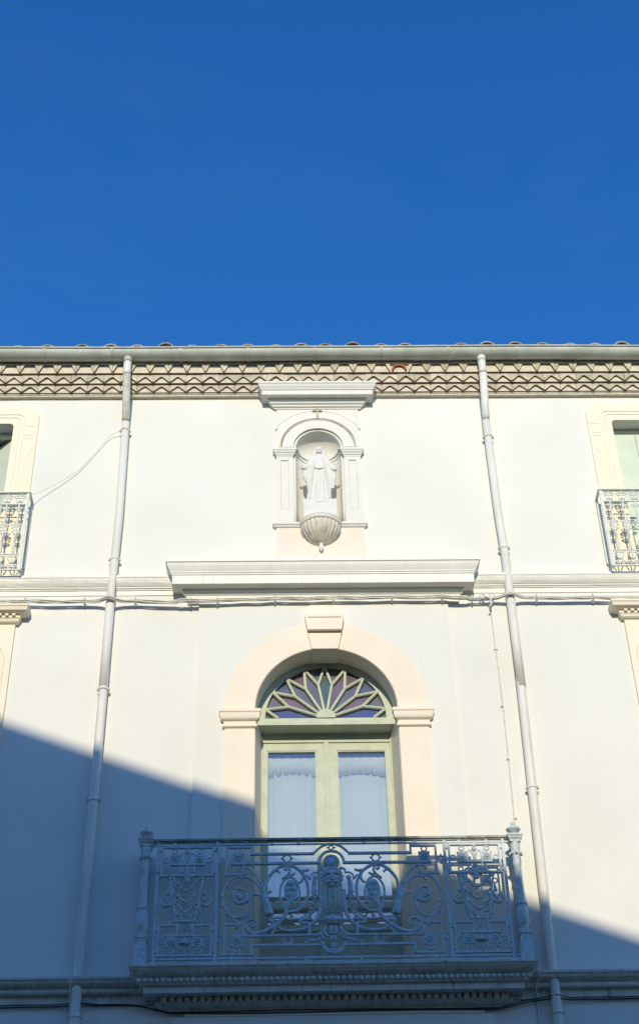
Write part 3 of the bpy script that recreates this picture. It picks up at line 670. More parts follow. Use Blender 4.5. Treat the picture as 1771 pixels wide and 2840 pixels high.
def downpipe(x, label, stained_, collars, wob):
    D = thing('downpipe', label, 'downpipe', 'downpipes on the facade')
    r = .0375
    obj('outlet', tube([(x, GY, 11.915), (x, GY, 11.85)], r+.004, 16, ref=(1, 0, 0)), 'zinc' if stained_ else 'pipe', D, True)
    top = [(x, GY, 11.895), (x, GY, 11.72), (x+.001, GY+.006, 11.695)]; slope = [(x+.001, GY+.006, 11.695), (x+.004, -.075, 11.27), (x+.004, -.060, 11.23)]
    obj('swan_neck', tube(top, r, 16, ref=(1, 0, 0)), 'pipe', D, True)
    obj('offset_pipe', tube(slope, r, 16, ref=(1, 0, 0)), 'pipe_stain' if stained_ else 'pipe', D, True)
    body_ = [(x+.004, -.058, 11.235)]+[(x+.004+dx, -.056, z) for dx, z in wob]+[(x, -.056, .14)]
    obj('pipe', tube(body_, r, 16, ref=(0, 1, 0)), 'pipe', D, True)
    for z in collars:
        xx = x+.004
        for i in range(len(body_)-1):
            if body_[i][2] >= z >= body_[i+1][2]:
                t = (body_[i][2]-z)/(body_[i][2]-body_[i+1][2]+1e-9); xx = body_[i][0]+(body_[i+1][0]-body_[i][0])*t
        co = obj('collar', tube([(xx, -.056, z-.012), (xx, -.056, z+.012)], r+.004, 16), 'pipe_stain' if z > 11 else 'pipe', D, True)
        obj('lug', box(xx-r-.016, xx-r-.003, -.066, -.045, z-.012, z+.012), 'pipe_stain', co); obj('lug', box(xx+r+.003, xx+r+.016, -.066, -.045, z-.012, z+.012), 'pipe_stain', co); obj('wall_peg', box(xx-.008, xx+.008, -.022, .0, z-.008, z+.008), 'pipe_stain', co)
    obj('shoe_joint', tube([(body_[2][0], -.056, 9.20), (body_[2][0], -.056, 8.2)], r+.0015, 16), 'pipe', D, True)
    return D
downpipe(-1.862, 'stained grey-white downpipe with a wire tied to its top collar', True, [11.115, 9.575, 8.22, 7.19, 5.46], [(.012, 10.1), (-.004, 9.2), (-.002, 8.2), (-.014, 5.8)])
downpipe(1.612, 'clean grey-white downpipe beside the hanging cable on the balcony side', False, [11.01, 9.67, 7.26, 5.44], [(.008, 10.1), (.026, 9.6), (.028, 8.6), (.012, 7.2), (-.002, 5.9)])

# ------------------------------------------------------------------ cables
cbn = thing('cable_bundle', 'twisted bundle of painted cables clipped along the wall under the cornice', 'cable')
def cab_y(x):
    b = -.062
    for px in (-1.868, 1.64): b -= .062*math.exp(-((x-px)/.07)**2)
    if abs(x) < 1.26: b -= .022
    return b
def cab_z(x):
    zs = [(-6.4, 9.13), (-2.75, 9.125), (-2.6, 9.128), (-2.088, 9.122), (-1.646, 9.118), (-1.165, 9.098), (-.69, 9.108), (-.43, 9.115), (.08, 9.118), (.6, 9.122), (1.04, 9.118), (1.3, 9.112), (1.62, 9.128), (2.38, 9.122), (2.9, 9.118), (6.3, 9.12)]
    for (a, za), (b, zb) in zip(zs, zs[1:]):
        if a <= x <= b: t = (x-a)/(b-a); return za+(zb-za)*t-.006*sin(pi*t)
    return 9.12
for c_ in range(5):
    pts = []
    for i in range(421):
        x = -6.4+12.7*i/420; ph = c_*2*pi/5+x*4.2+.6*sin(x*2.3); rr = .0135+.004*sin(x*5+c_)
        pts.append((x, cab_y(x)+rr*cos(ph)*.8, cab_z(x)+rr*sin(ph)))
    obj('cable', tube(pts, [.0075, .0065, .0055, .007, .005][c_], 6), 'cable', cbn, True)
for x in (-2.605, -2.088, -1.646, -1.165, -.928, -.427, .082, .599, 1.039, 1.303, 1.873, 2.370, -3.2, 3.0):
    z, y = cab_z(x), cab_y(x)
    cl = obj('cable_clip', tube([(x, y+.024*cos(a), z+.024*sin(a)) for a in [2*pi*j/12 for j in range(12)]], .005, 6, True, ref=(1, 0, 0)), 'cable', cbn)
    obj('clip_stem', merge(box(x-.006, x+.006, y+.005, -.0, z-.032, z-.022), ball((x, y-.004, z+.026), .010, k=6, h=4)), 'cable', cl)
dc = thing('hanging_cable', 'thin cable hanging from looped clips down to the end of the balcony', 'cable')
dpts = [(1.395, -.075, 9.155), (1.42, -.085, 9.12), (1.46, -.09, 9.09), (1.466, -.06, 9.04), (1.464, -.012, 8.98), (1.476, -.010, 8.25), (1.474, -.010, 7.56), (1.466, -.010, 6.95), (1.478, -.010, 6.6), (1.492, -.014, 6.0), (1.500, -.06, 5.80), (1.503, -.145, 5.745), (1.500, -.14, 5.70), (1.480, -.085, 5.66), (1.476, -.05, 5.60), (1.478, -.014, 5.54), (1.482, -.010, 5.2), (1.482, -.010, .3)]
obj('cable', tube(cr(dpts, 4), .0065, 6), 'cable', dc, True)
for x0_ in (1.392, 1.478):
    obj('cable_loop', tube([(x0_+.020*cos(a), -.078, 9.135+.030*sin(a)) for a in [2*pi*j/14 for j in range(14)]], .006, 6, True), 'cable', dc, True)
obj('cable_end', tube(cr([(1.478, -.08, 9.11), (1.455, -.085, 9.07), (1.462, -.09, 9.035), (1.44, -.085, 9.01)], 4), .008, 6), 'cable', dc, True)
for z in (8.62, 8.05, 7.55, 7.02): obj('cable_clip', box(1.458, 1.484, -.019, -.0, z-.006, z+.006), 'cable', dc)
pw_ = thing('pipe_wire', 'thin wire running down the wall close beside the stained downpipe', 'wire')
obj('wire', tube(cr([(-1.822, -.030, 11.10), (-1.815, -.008, 10.6), (-1.818, -.008, 9.7), (-1.822, -.010, 9.42), (-1.826, -.095, 9.388), (-1.828, -.095, 9.35), (-1.83, -.10, 9.13), (-1.83, -.008, 9.0), (-1.832, -.008, 8.0), (-1.845, -.008, 7.2), (-1.89, -.085, 6.6), (-1.905, -.10, 6.1), (-1.91, -.135, 5.745), (-1.912, -.13, 5.66), (-1.915, -.05, 5.5), (-1.915, -.01, 5.2), (-1.915, -.01, 1)], 4), .0045, 5), 'cable', pw_, True)
sw = tag(obj('slack_wire', tube(cr([(-2.672, -.15, 10.272), (-2.60, -.07, 10.345), (-2.301, -.028, 10.615), (-2.144, -.026, 10.845), (-2.01, -.030, 11.06), (-1.90, -.056, 11.12)], 5), .003, 5), 'cable', None, True), 'slack wire slung from the window railing up to the stained downpipe', 'wire')
lc = thing('low_cable', 'dark thin cables sagging along the underside of the lower string course', 'cable')
for q in range(2):
    pts = []
    for i in range(121):
        x = -6.3+12.5*i/120; z = 5.548+.010*q+.004*sin(x*3+q*2); y = -.026-.006*q
        t = max(0, 1-abs(abs(x)-0)/1.25); 
        if abs(x) < 1.45: s_ = min(1, (1.45-abs(x))/.25); z -= .066*s_; y -= .012*s_
        for px in (-1.868, 1.604): y -= .068*math.exp(-((x-px)/.055)**2)
        pts.append((x, y, z))
    obj('cable', tube(pts, .004, 5), 'cable_dark', lc, True)

# ------------------------------------------------------------------ balcony railing
RY = -.235
RL = thing('balcony_railing', 'ornate cast-iron balcony railing with scrolls, rosettes and a lion mask', 'railing')
def rp(name, vf, smooth=True, mt='iron', par=None): return obj(name, vf, mt, par or RL, smooth)
def both(name, pts, r=.0065, k=4, taper=None, flat=1.0, mt='iron', lbl=None):
    r *= 1.5
    c3 = cr(p3(pts, RY), k); o1 = rp(name, tube(c3, r, 6, taper=taper, flat=flat)); o2 = rp(name, tube([(-p.x, p.y, p.z) for p in c3], r, 6, taper=taper, flat=flat)); return o1, o2
BARN = [0]
def flatbar(name, pts, wd=.012, d=.009):
    wd *= 1.28
    for s in (1, -1):
        q = [(s*x, z) for x, z in pts]; L = []
        for i, (a, b) in enumerate(zip(q, q[1:])):
            A, B = Vector(a), Vector(b); dd = (B-A).normalized(); BARN[0] += 1; e = .00017*(BARN[0] % 29)
            L.append(bar(tuple(A-dd*wd*.5), tuple(B+dd*wd*.5), wd, RY-d-e, RY+d+e))
        rp(name, merge(*L), False)
def ring(x, z, r=.0185, t=.0065, pegs=0):
    for s in (1, -1):
        cx = s*x; L = [tube([(cx+r*cos(a), RY, z+r*sin(a)) for a in [2*pi*j/16 for j in range(16)]], t, 6, True)]
        if pegs == 1: L += [ball((cx-r-.010, RY, z), .008, k=6, h=5), ball((cx+r+.010, RY, z), .008, k=6, h=5)]
        if pegs == 2: L += [ball((cx, RY, z-r-.010), .008, k=6, h=5), ball((cx, RY, z+r+.010), .008, k=6, h=5)]
        rp('ring', merge(*L))
        if x == 0: break
def rosette(x, z, h=.042):
    L = []
    for s in (1, -1):
        cx = s*x; sq = rp('rosette', box(cx-h, cx+h, RY-.006, RY+.006, z-h, z+h), False)
        P_ = [ball((cx, RY-.010, z), .011, .010, .011, 8, 5)]
        for j in range(8):
            a = 2*pi*j/8; P_.append(ball((cx+.022*cos(a), RY-.007, z+.022*sin(a)), .010, .008, .010, 6, 4))
        for qx in (-1, 1):
            for qz in (-1, 1): P_.append(ball((cx+qx*h*.78, RY-.007, z+qz*h*.78), .008, .007, .008, 6, 4))
        rp('rosette_flower', merge(*P_), True, 'iron', sq)
# rails
rp('handrail', merge(box(-1.38, 1.38, RY-.022, RY+.022, 6.733, 6.750), box(-1.37, 1.37, RY-.010, RY+.010, 6.722, 6.7328)), False, 'iron_top')
rp('top_bar', box(-1.37, 1.37, RY-.0073, RY+.0073, 6.699, 6.709), False)
rp('bottom_bar', box(-1.37, 1.37, RY-.0081, RY+.0081, 5.7995, 5.8143), False)
rp('bottom_plate', box(-1.45, 1.45, RY-.045, RY+.02, 5.7525, 5.768), False)
for x in (.75, .2): flatbar('foot', [(x, 5.766), (x, 5.803)], .014)
for x in (.865, 1.314): flatbar('upright', [(x, 5.768), (x, 6.735)], .017, .009)
for x in (.98, 1.19, .64, .45, .25): flatbar('stud', [(x, 6.7085), (x, 6.7215)], .016, .006)
# end posts
for s in (-1, 1):
    cx = s*1.408
    sh = [(.0, 5.80), (.048, 5.80), (.048, 5.842)]
    po = rp('post', merge(box(cx-.05, cx+.05, RY-.05, RY+.05, 5.753, 5.842), cornice(cx-.034, cx+.034, [(0, 5.9285), (.002, 5.928), (.004, 5.90), (.014, 5.874), (.014, 5.8425), (0, 5.8425)], RY-.034, RY+.046),
        cornice(cx-.034, cx+.034, [(0, 5.989), (.012, 5.988), (.012, 5.962), (.004, 5.95), (.002, 5.929), (0, 5.929)], RY-.034, RY+.046)), False)
    rp('post_shaft', lathe([(.026, 5.9895), (.034, 6.0), (.030, 6.02), (.037, 6.03), (.046, 6.05), (.046, 6.10), (.043, 6.15), (.036, 6.185), (.040, 6.20), (.031, 6.215), (.031, 6.24), (.028, 6.32), (.0265, 6.42), (.026, 6.49), (.031, 6.505), (.033, 6.52), (.028, 6.535), (.029, 6.56), (.036, 6.585), (.038, 6.60), (.034, 6.615), (.036, 6.63), (.040, 6.69)], cx, RY, 16), True, 'iron', po)
    rp('post_leaves', merge(*[ball((cx+.043*cos(a), RY+.043*sin(a), 6.60), .012, .012, .016, 6, 5) for a in [2*pi*j/8 for j in range(8)]], *[ball((cx+.037*cos(a), RY+.037*sin(a), 6.195), .011, .011, .014, 6, 5) for a in [2*pi*j/8 for j in range(8)]],
        *[ball((cx+.040*cos(a), RY+.040*sin(a), 6.11), .007, .007, .035, 6, 5) for a in [2*pi*j/8+.2 for j in range(8)]]), True, 'iron', po)
    rp('post_cap', cornice(cx-.040, cx+.040, [(0, 6.752), (.021, 6.750), (.021, 6.738), (.014, 6.728), (.010, 6.715), (.002, 6.708), (0, 6.69)], RY-.040, RY+.061), False, 'iron', po)
    rp('finial', lathe([(0, 6.752), (.030, 6.753), (.018, 6.764), (.018, 6.772), (.038, 6.784), (.053, 6.799), (.057, 6.806), (.052, 6.812), (.036, 6.824), (.013, 6.832), (.010, 6.840), (.017, 6.852), (.012, 6.864), (0, 6.868)], cx, RY, 18), True, 'iron', po)
    # short return of the railing to the wall
    rt = rp('side_return', merge(box(cx-.016, cx+.016, RY+.062, -.002, 6.731, 6.747), box(cx-.006, cx+.006, RY+.062, -.002, 5.80, 5.814), box(cx-.008, cx+.008, -.03, -.002, 5.753, 6.73)), False)
    rp('side_scroll', merge(*[tube([(cx, -.105+.05*cos(a)*(1-.5*j/24), zc+.08*sin(a)*(1-.5*j/24)) for j, a in enumerate([2.5*2*pi*i/24 for i in range(25)])], .007, 5, ref=(1, 0, 0)) for zc in (5.92, 6.10, 6.28, 6.46, 6.62)]), True, 'iron', rt)
# side panels (authored on the left, mirrored)
PX = -1.0905
def sym(name, pts, r=.006, k=4, taper=None, bars=False, wd=.012):
    """within a side panel also mirrored about the panel axis"""
    for q in (pts, mir(pts, PX)):
        if bars: flatbar(name, q, wd)
        else: both(name, q, r, k, taper)
def off(l): return [(PX+x, z) for x, z in l]
flatbar('frame_bar', off([(-.192, 6.686), (.192, 6.686)]), .012); sym('frame_bar', off([(-.192, 6.68), (-.192, 6.462)]), bars=True)
flatbar('frame_bar', off([(-.196, 6.456), (.196, 6.456)]), .012)
flatbar('frame_bar', off([(-.125, 6.545), (.125, 6.545)]), .012); sym('frame_bar', off([(-.053, 6.625), (-.053, 6.46)]), bars=True, wd=.009)
for z in (6.66, 6.48, 6.03, 5.865): sym('stud', off([(-.216, z), (-.198, z)]), bars=True, wd=.014)
for dx in (.096,): 
    for q in (-1, 1): rosette(PX+q*dx, 6.588, .038); ring(PX+q*dx, 6.654, .0185); ring(PX+q*.163, 6.58, .0185); rosette(PX+q*dx, 5.938, .042); ring(PX+q*.166, 5.938, .0175); ring(PX+q*.1, 5.868, .0185)
for s in (1, -1):
    c0 = s*PX
    rp('tulip', merge(ball((c0, RY, 6.672), .013, k=8, h=6), lathe([(0, 6.625), (.010, 6.628), (.022, 6.645), (.018, 6.655), (0, 6.658)], c0, RY, 10), tube([(c0, RY, 6.66), (c0, RY, 6.58), (c0, RY, 6.54)], .007, 6),
        tube(cr([(c0-.05, RY, 6.62), (c0-.042, RY, 6.638), (c0-.026, RY, 6.63), (c0-.014, RY, 6.60), (c0, RY, 6.555)], 3), .006, 6), tube(cr([(c0+.05, RY, 6.62), (c0+.042, RY, 6.638), (c0+.026, RY, 6.63), (c0+.014, RY, 6.60), (c0, RY, 6.555)], 3), .006, 6)))
    rp('palmette', merge(lathe([(0, 6.40), (.012, 6.405), (.022, 6.43), (.016, 6.46), (.009, 6.48), (.020, 6.50), (.022, 6.52), (.008, 6.53), (0, 6.535)], c0, RY, 10), ball((c0, RY-.006, 6.415), .024, .012, .018, 8, 5)))
    for zb, rb in ((6.328, .010), (6.237, .009), (6.163, .0085)): rp('drop_bead', ball((c0, RY, zb), rb, k=8, h=6))
    rp('bell_flower', merge(lathe([(0, 5.975), (.010, 5.97), (.018, 5.945), (.034, 5.925), (.040, 5.918), (0, 5.915)], c0, RY, 12), ball((c0-.040, RY, 5.93), .016, .008, .008, 6, 4), ball((c0+.040, RY, 5.93), .016, .008, .008, 6, 4),
        ball((c0, RY, 5.880), .012, .008, .032, 8, 5), ball((c0-.025, RY, 5.888), .010, .007, .024, 6, 4), ball((c0+.025, RY, 5.888), .010, .007, .024, 6, 4)))
    rp('inner_box', merge(bar((c0-.037, 6.094), (c0-.037, 6.0), .009, RY-.007, RY+.007), bar((c0+.037, 6.094), (c0+.037, 6.0), .009, RY-.007, RY+.007), bar((c0-.041, 5.998), (c0+.041, 5.998), .009, RY-.0073, RY+.0073), tube([(c0+.02*cos(a), RY, 6.045+.02*sin(a)) for a in [pi+pi*j/8 for j in range(9)]], .006, 6), ball((c0, RY, 6.05), .010, k=6, h=5), tube([(c0+.024*cos(a), RY, 6.085+.024*sin(a)) for a in [pi+pi*j/8 for j in range(9)]], .0055, 6)))
# volutes
sym('volute', [(PX-.082, 6.47), (PX-.07, 6.486), (PX-.045, 6.49), (PX-.018, 6.475), (PX-.018, 6.45), (PX-.036, 6.44), (PX-.05, 6.453), (PX-.042, 6.468), (PX-.032, 6.463)], .006)
def lobe(cx, cz, r, a0, a1): return arc(cx, cz, r, radians(a0), radians(a1), 10)
sym('scallop', lobe(-1.140, 6.448, .052, 150, 268), .0062, 2)
for (cz_, r_) in ((6.394, .052), (6.300, .050), (6.216, .045), (6.138, .039)): both('scallop', lobe(PX, cz_, r_, 182, 358), .0062, 2)
for (cx_, cz_, r_) in ((-1.150, 6.347, .044), (-1.143, 6.259, .037), (-1.135, 6.178, .034)): sym('scallop', lobe(cx_, cz_, r_, 75, 292), .0062, 2)
sym('taper_bar', [(-1.216, 6.434), (-1.162, 6.094)], bars=True, wd=.011)
sym('taper_foot', [(-1.222, 6.434), (-1.195, 6.434)], bars=True, wd=.010)
sym('leaf_spray', [(-1.222, 6.373), (-1.223, 6.345), (-1.225, 6.305)], .009, 3, (.4, 1.1))
sym('leaf_spray', [(-1.206, 6.308), (-1.216, 6.271), (-1.239, 6.247)], .006)
sym('leaf_scroll', [(-1.245, 6.282), (-1.268, 6.271), (-1.275, 6.245), (-1.256, 6.221), (-1.228, 6.219), (-1.205, 6.230)], .010, 4, (.6, 1.0))
sym('leaf_spray', [(-1.2, 6.225), (-1.186, 6.205), (-1.196, 6.18), (-1.178, 6.155), (-1.184, 6.115)], .007, 3, (1, .5))
flatbar('frame_bar', [(-1.164, 6.094), (-1.017, 6.094)], .011)
sym('frame_bar', [(-1.147, 6.088), (-1.147, 5.99)], bars=True, wd=.012)
sym('frame_bar', [(-1.284, 6.064), (-1.150, 6.064)], bars=True); sym('frame_bar', [(-1.284, 6.058), (-1.284, 5.838)], bars=True)
flatbar('frame_bar', [(-1.290, 5.833), (-.891, 5.833)], .012); flatbar('frame_bar', [(-1.23, 5.984), (-.951, 5.984)], .012)
for s in (1, -1):
    for q in (-1, 1): rp('spike', lathe([(0, 6.112), (.006, 6.10), (.010, 6.088), (.006, 6.076), (.010, 6.070), (0, 6.069)], s*(PX+q*.122), RY, 8))
# centre panel
flatbar('frame_bar', [(-.796, 6.462), (-.796, 6.682), (-.605, 6.682), (-.605, 6.624), (-.135, 6.624)])
both('frame_arch', [(-.137, 6.624), (-.107, 6.655), (-.073, 6.682), (-.03, 6.700), (-.004, 6.704)], .0065)
flatbar('frame_bar', [(-.75, 6.545), (-.092, 6.548)]); flatbar('frame_bar', [(-.664, 6.538), (-.664, 6.464)], .010); flatbar('frame_bar', [(-.806, 6.457), (-.66, 6.457)])
flatbar('frame_bar', [(-.802, 5.842), (-.802, 6.066), (-.660, 6.070), (-.660, 5.985)]); flatbar('frame_bar', [(-.806, 5.836), (-.598, 5.836), (-.598, 5.904), (-.088, 5.902)]); flatbar('frame_bar', [(-.656, 5.975), (-.112, 5.978)])
ring(.708, 6.655, .0205, .0065); ring(.833, 6.573, .022, .0065, 2); ring(.336, 6.587, .030, .0075, 1); ring(.336, 5.942, .030, .0075, 1); ring(.708, 5.874, .020, .0065); ring(.834, 5.957, .022, .0065, 2)
rosette(.706, 6.589, .043); rosette(.706, 5.938, .047)
both('scroll', [(-.504, 6.321), (-.535, 6.348), (-.568, 6.393), (-.619, 6.429), (-.663, 6.438), (-.702, 6.412), (-.707, 6.398)], .008, 4, (1.1, .7))
both('scroll', [(-.663, 6.441), (-.719, 6.439), (-.763, 6.416), (-.801, 6.366), (-.819, 6.296), (-.816, 6.237), (-.798, 6.191), (-.764, 6.138), (-.719, 6.092), (-.697, 6.070), (-.719, 6.040)], .008, 4, (.7, 1))
for z, x in ((6.296, -.819), (6.35, -.80), (6.22, -.806), (6.16, -.775)): both('scroll_leaf', [(x-.015, z-.015), (x, z+.005), (x+.018, z+.014)], .009, 3, (1, .4))
both('scroll', [(-.601, 6.304), (-.614, 6.232), (-.643, 6.146), (-.698, 6.117), (-.753, 6.127)], .0075)
both('scroll', [(-.501, 6.244), (-.523, 6.274), (-.557, 6.298), (-.601, 6.304)], .008, 4, (1.2, .8))
both('leaf_curl', [(-.718, 6.341), (-.684, 6.348), (-.651, 6.323), (-.637, 6.278), (-.652, 6.243), (-.690, 6.232), (-.722, 6.246), (-.732, 6.275), (-.712, 6.296), (-.690, 6.282), (-.695, 6.264)], .013, 4, (.5, 1))
both('leaf_curl', [(-.60, 6.268), (-.628, 6.262), (-.633, 6.238)], .009, 3, (.6, 1)); both('leaf_curl', [(-.745, 6.295), (-.730, 6.315), (-.712, 6.318)], .010, 3)
both('rope_stem', [(-.706, 6.490), (-.709, 6.505), (-.681, 6.521), (-.625, 6.507), (-.569, 6.452), (-.535, 6.392), (-.513, 6.339)], .007)
for s in (1, -1): rp('rope_beads', merge(*[ball((s*x, RY, z), .011, k=6, h=4) for x, z in [(p.x, p.z) for p in cr(p3([(-.64, 6.513), (-.605, 6.49), (-.569, 6.452), (-.545, 6.412), (-.525, 6.368)], RY), 3)]]))
both('acanthus_trunk', [(-.513, 6.35), (-.503, 6.274), (-.487, 6.215), (-.466, 6.134)], .021, 4, (.7, 1.1))
for s in (1, -1): rp('hanging_flower', merge(ball((s*-.446, RY, 6.092), .020, .014, .024, 8, 6), ball((s*-.455, RY, 6.065), .009, k=6, h=5), ball((s*-.434, RY, 6.068), .009, k=6, h=5)))
both('scroll', [(-.499, 6.344), (-.485, 6.415), (-.446, 6.474), (-.396, 6.516), (-.345, 6.536), (-.278, 6.514), (-.217, 6.459), (-.185, 6.376), (-.183, 6.287), (-.207, 6.222), (-.259, 6.172), (-.314, 6.160), (-.35, 6.165)], .0085)
both('scroll', [(-.35, 6.165), (-.370, 6.205), (-.391, 6.29), (-.382, 6.366), (-.351, 6.419), (-.312, 6.434), (-.273, 6.406), (-.25, 6.345), (-.245, 6.29), (-.262, 6.22)], .0065)
both('scroll', [(-.334, 6.500), (-.348, 6.493), (-.359, 6.509), (-.345, 6.524), (-.323, 6.512), (-.317, 6.479), (-.34, 6.449), (-.374, 6.42)], .0065)
for l in ([(-.393, 6.468), (-.407, 6.486), (-.435, 6.483), (-.479, 6.433)], [(-.172, 6.495), (-.2, 6.483), (-.228, 6.487)], [(-.249, 6.388), (-.229, 6.4), (-.217, 6.43), (-.223, 6.459)], [(-.278, 6.466), (-.301, 6.452), (-.323, 6.449)], [(-.485, 6.297), (-.471, 6.317), (-.454, 6.322)], [(-.479, 6.215), (-.465, 6.224), (-.449, 6.226)]): both('scroll_leaf', l, .0075, 3, (.8, 1))
for s in (1, -1):
    md_ = rp('oval_medallion', ball((s*-.310, RY, 6.322), .052, .010, .094, 20, 12))
    rp('medallion_flower', merge(*[ball((s*-.310+.026*cos(a)*q, RY-.008, 6.335+.05*sin(a)*q), .016, .010, .018, 6, 5) for q in (1, .0) for a in [2*pi*j/6 for j in range(6 if q else 1)]], tube(cr([(s*-.305, RY-.01, 6.31), (s*-.31, RY-.01, 6.27), (s*-.325, RY-.004, 6.225)], 3), .009, 6)), True, 'iron', md_)
both('long_stem', [(-.302, 6.27), (-.325, 6.225), (-.349, 6.191), (-.345, 6.158), (-.372, 6.11), (-.413, 6.065), (-.479, 6.023), (-.533, 6.000), (-.593, 5.995), (-.631, 6.022), (-.648, 6.062), (-.632, 6.093), (-.594, 6.104), (-.564, 6.081), (-.572, 6.054), (-.595, 6.047), (-.609, 6.064), (-.595, 6.074)], .0095, 4, (1.3, .65))
both('garland', [(-.501, 6.109), (-.441, 6.115), (-.38, 6.113), (-.315, 6.101), (-.238, 6.105)], .006)
both('crescent', [(-.424, 6.059), (-.381, 6.024), (-.316, 6.012), (-.239, 6.019), (-.179, 6.044), (-.129, 6.089), (-.1, 6.152), (-.084, 6.239), (-.086, 6.33)], .011, 4, (.6, 1.1))
both('crescent_leaf', [(-.184, 6.073), (-.222, 6.068), (-.244, 6.085), (-.205, 6.102), (-.15, 6.098)], .0085); both('crescent_leaf', [(-.16, 6.125), (-.185, 6.12), (-.20, 6.10)], .008, 3); both('crescent_leaf', [(-.135, 6.16), (-.155, 6.155), (-.165, 6.135)], .008, 3)
both('crescent_foot', [(-.179, 6.044), (-.175, 6.01), (-.178, 5.985)], .009, 3); both('crescent_foot', [(-.424, 6.055), (-.44, 6.01), (-.455, 5.982)], .007, 3)
for s in (1, -1): rp('bead_chain', merge(*[ball((s*x, RY, z), r_, r_, r_*.8, 8, 5) for (x, z), r_ in zip([(-.132, 6.242), (-.144, 6.211), (-.16, 6.179), (-.18, 6.155), (-.203, 6.133), (-.225, 6.117)], [.016, .015, .0125, .011, .0105, .009])], tube([(s*-.132, RY, 6.26), (s*-.144, RY, 6.211), (s*-.18, RY, 6.155), (s*-.235, RY, 6.11)], .005, 5)))
both('inner_arch', [(-.095, 6.545), (-.088, 6.583), (-.063, 6.622), (-.031, 6.640), (-.0, 6.644)], .0075)
ring(0, 6.673, .017, .006, 1)
dk = rp('sunflower_disc', lathe([(0, 0), (.060, 0), (.062, .004), (.058, .009), (.026, .011), (.026, .016), (.020, .020), (0, .021)], 0, 0, 24), True)
dk.rotation_euler = (pi/2, 0, 0); dk.location = (-.001, RY+.006, 6.556)
rp('disc_beads', merge(*[ball((-.001+.050*cos(a), RY-.006, 6.556+.050*sin(a)), .0075, .006, .0075, 6, 4) for a in [2*pi*j/16 for j in range(16)]]))
# lion mask
fz = 6.42
mk = [ball((0, RY-.004, fz+.005), .062, .030, .070, 14, 10), ball((0, RY-.036, fz-.002), .014, .012, .026, 8, 6), ball((0, RY-.040, fz-.018), .016, .010, .011, 8, 5), ball((-.022, RY-.030, fz-.036), .024, .014, .017, 8, 6), ball((.022, RY-.030, fz-.036), .024, .014, .017, 8, 6), ball((0, RY-.026, fz-.062), .026, .016, .014, 8, 5),
      tube(cr([(-.058, RY-.018, fz+.022), (-.03, RY-.036, fz+.034), (0, RY-.030, fz+.024), (.03, RY-.036, fz+.034), (.058, RY-.018, fz+.022)], 3), .010, 6), ball((-.030, RY-.026, fz-.008), .016, .010, .012, 8, 5), ball((.030, RY-.026, fz-.008), .016, .010, .012, 8, 5)]
for j in range(16):
    a = pi*.05+(2*pi*.9)*j/15-pi/2+pi*.0; mk.append(ball((.070*cos(a), RY-.008, fz+.008+.074*sin(a)), .019, .014, .017, 6, 5))
rp('lion_mask', merge(*mk))
for s in (1, -1):
    both_ = None
    rp('mane_curl', merge(ball((s*-.126, RY, 6.429), .020, .013, .020, 10, 6), tube(cr([(s*-.098, RY, 6.468), (s*-.137, RY, 6.468), (s*-.159, RY, 6.446), (s*-.164, RY, 6.415), (s*-.177, RY, 6.432), (s*-.193, RY, 6.451)], 3), .0075, 6)))
    rp('drapery', merge(tube(cr([(s*-.132, RY, 6.41), (s*-.137, RY, 6.345), (s*-.136, RY, 6.295), (s*-.131, RY, 6.258)], 3), .022, 8, taper=(.8, 1.0), flat=.6), *[ball((s*(-.136+q[0]), RY-.010, q[1]), .012, .008, .012, 6, 4) for q in ((-.014, 6.31), (.012, 6.32), (-.012, 6.28), (.016, 6.286), (0, 6.30))]))
    rp('drapery_tail', tube(cr([(s*-.112, RY, 6.285), (s*-.098, RY, 6.27), (s*-.088, RY, 6.29)], 3), .012, 6))
    rp('cartouche_leaf', tube(cr([(s*-.10, RY, 6.47), (s*-.098, RY, 6.492), (s*-.075, RY, 6.505), (s*-.05, RY, 6.485)], 3), .009, 6))
for x in (-.052, -.022, .022, .052):
    rp('basket_bar', tube([(x*.95, RY-.008, 6.345), (x*1.08, RY-.008, 6.118)], .0075, 6))
for x in (-.037, 0, .037):
    rp('basket_beads', merge(*[ball((x*1.05, RY-.004, z), .010, .009, .008, 6, 5) for z in [6.13+.022*j for j in range(6)]]))
rp('twisted_tongue', merge(*[ball((0, RY-.010, 6.345-.014*j), .013-.001*j, .010, .008, 8, 5) for j in range(6)]))
rp('urn_base', lathe([(.058, 6.120), (.068, 6.114), (.072, 6.105), (.084, 6.095), (.104, 6.092), (.106, 6.084), (.090, 6.076), (.070, 6.066), (.066, 6.056), (0, 6.055)], 0, RY, 24))
bpy.data.objects['urn_base'].scale = (1, .45, 1); bpy.data.objects['urn_base'].location = (0, RY*.55, 0)
both('urn_foot', [(-.052, 6.056), (-.061, 6.016), (-.088, 5.992), (-.115, 5.984)], .008)
rp('urn_block', box(-.030, .030, RY-.012, RY+.010, 5.984, 6.054), False); rp('block_scroll', merge(ball((-.013, RY-.013, 6.02), .013, .006, .022, 6, 5), ball((.013, RY-.013, 6.02), .013, .006, .022, 6, 5)))
rp('small_rosette', merge(ball((0, RY, 5.951), .026, .012, .026, 12, 7), ball((0, RY-.010, 5.951), .011, k=8, h=5), ball((-.028, RY, 5.947), .012, .007, .007, 6, 4), ball((.028, RY, 5.947), .012, .007, .007, 6, 4)))
both('ring_arc', [(-.086, 5.925), (-.072, 5.881), (-.042, 5.850), (0, 5.838)], .0085)
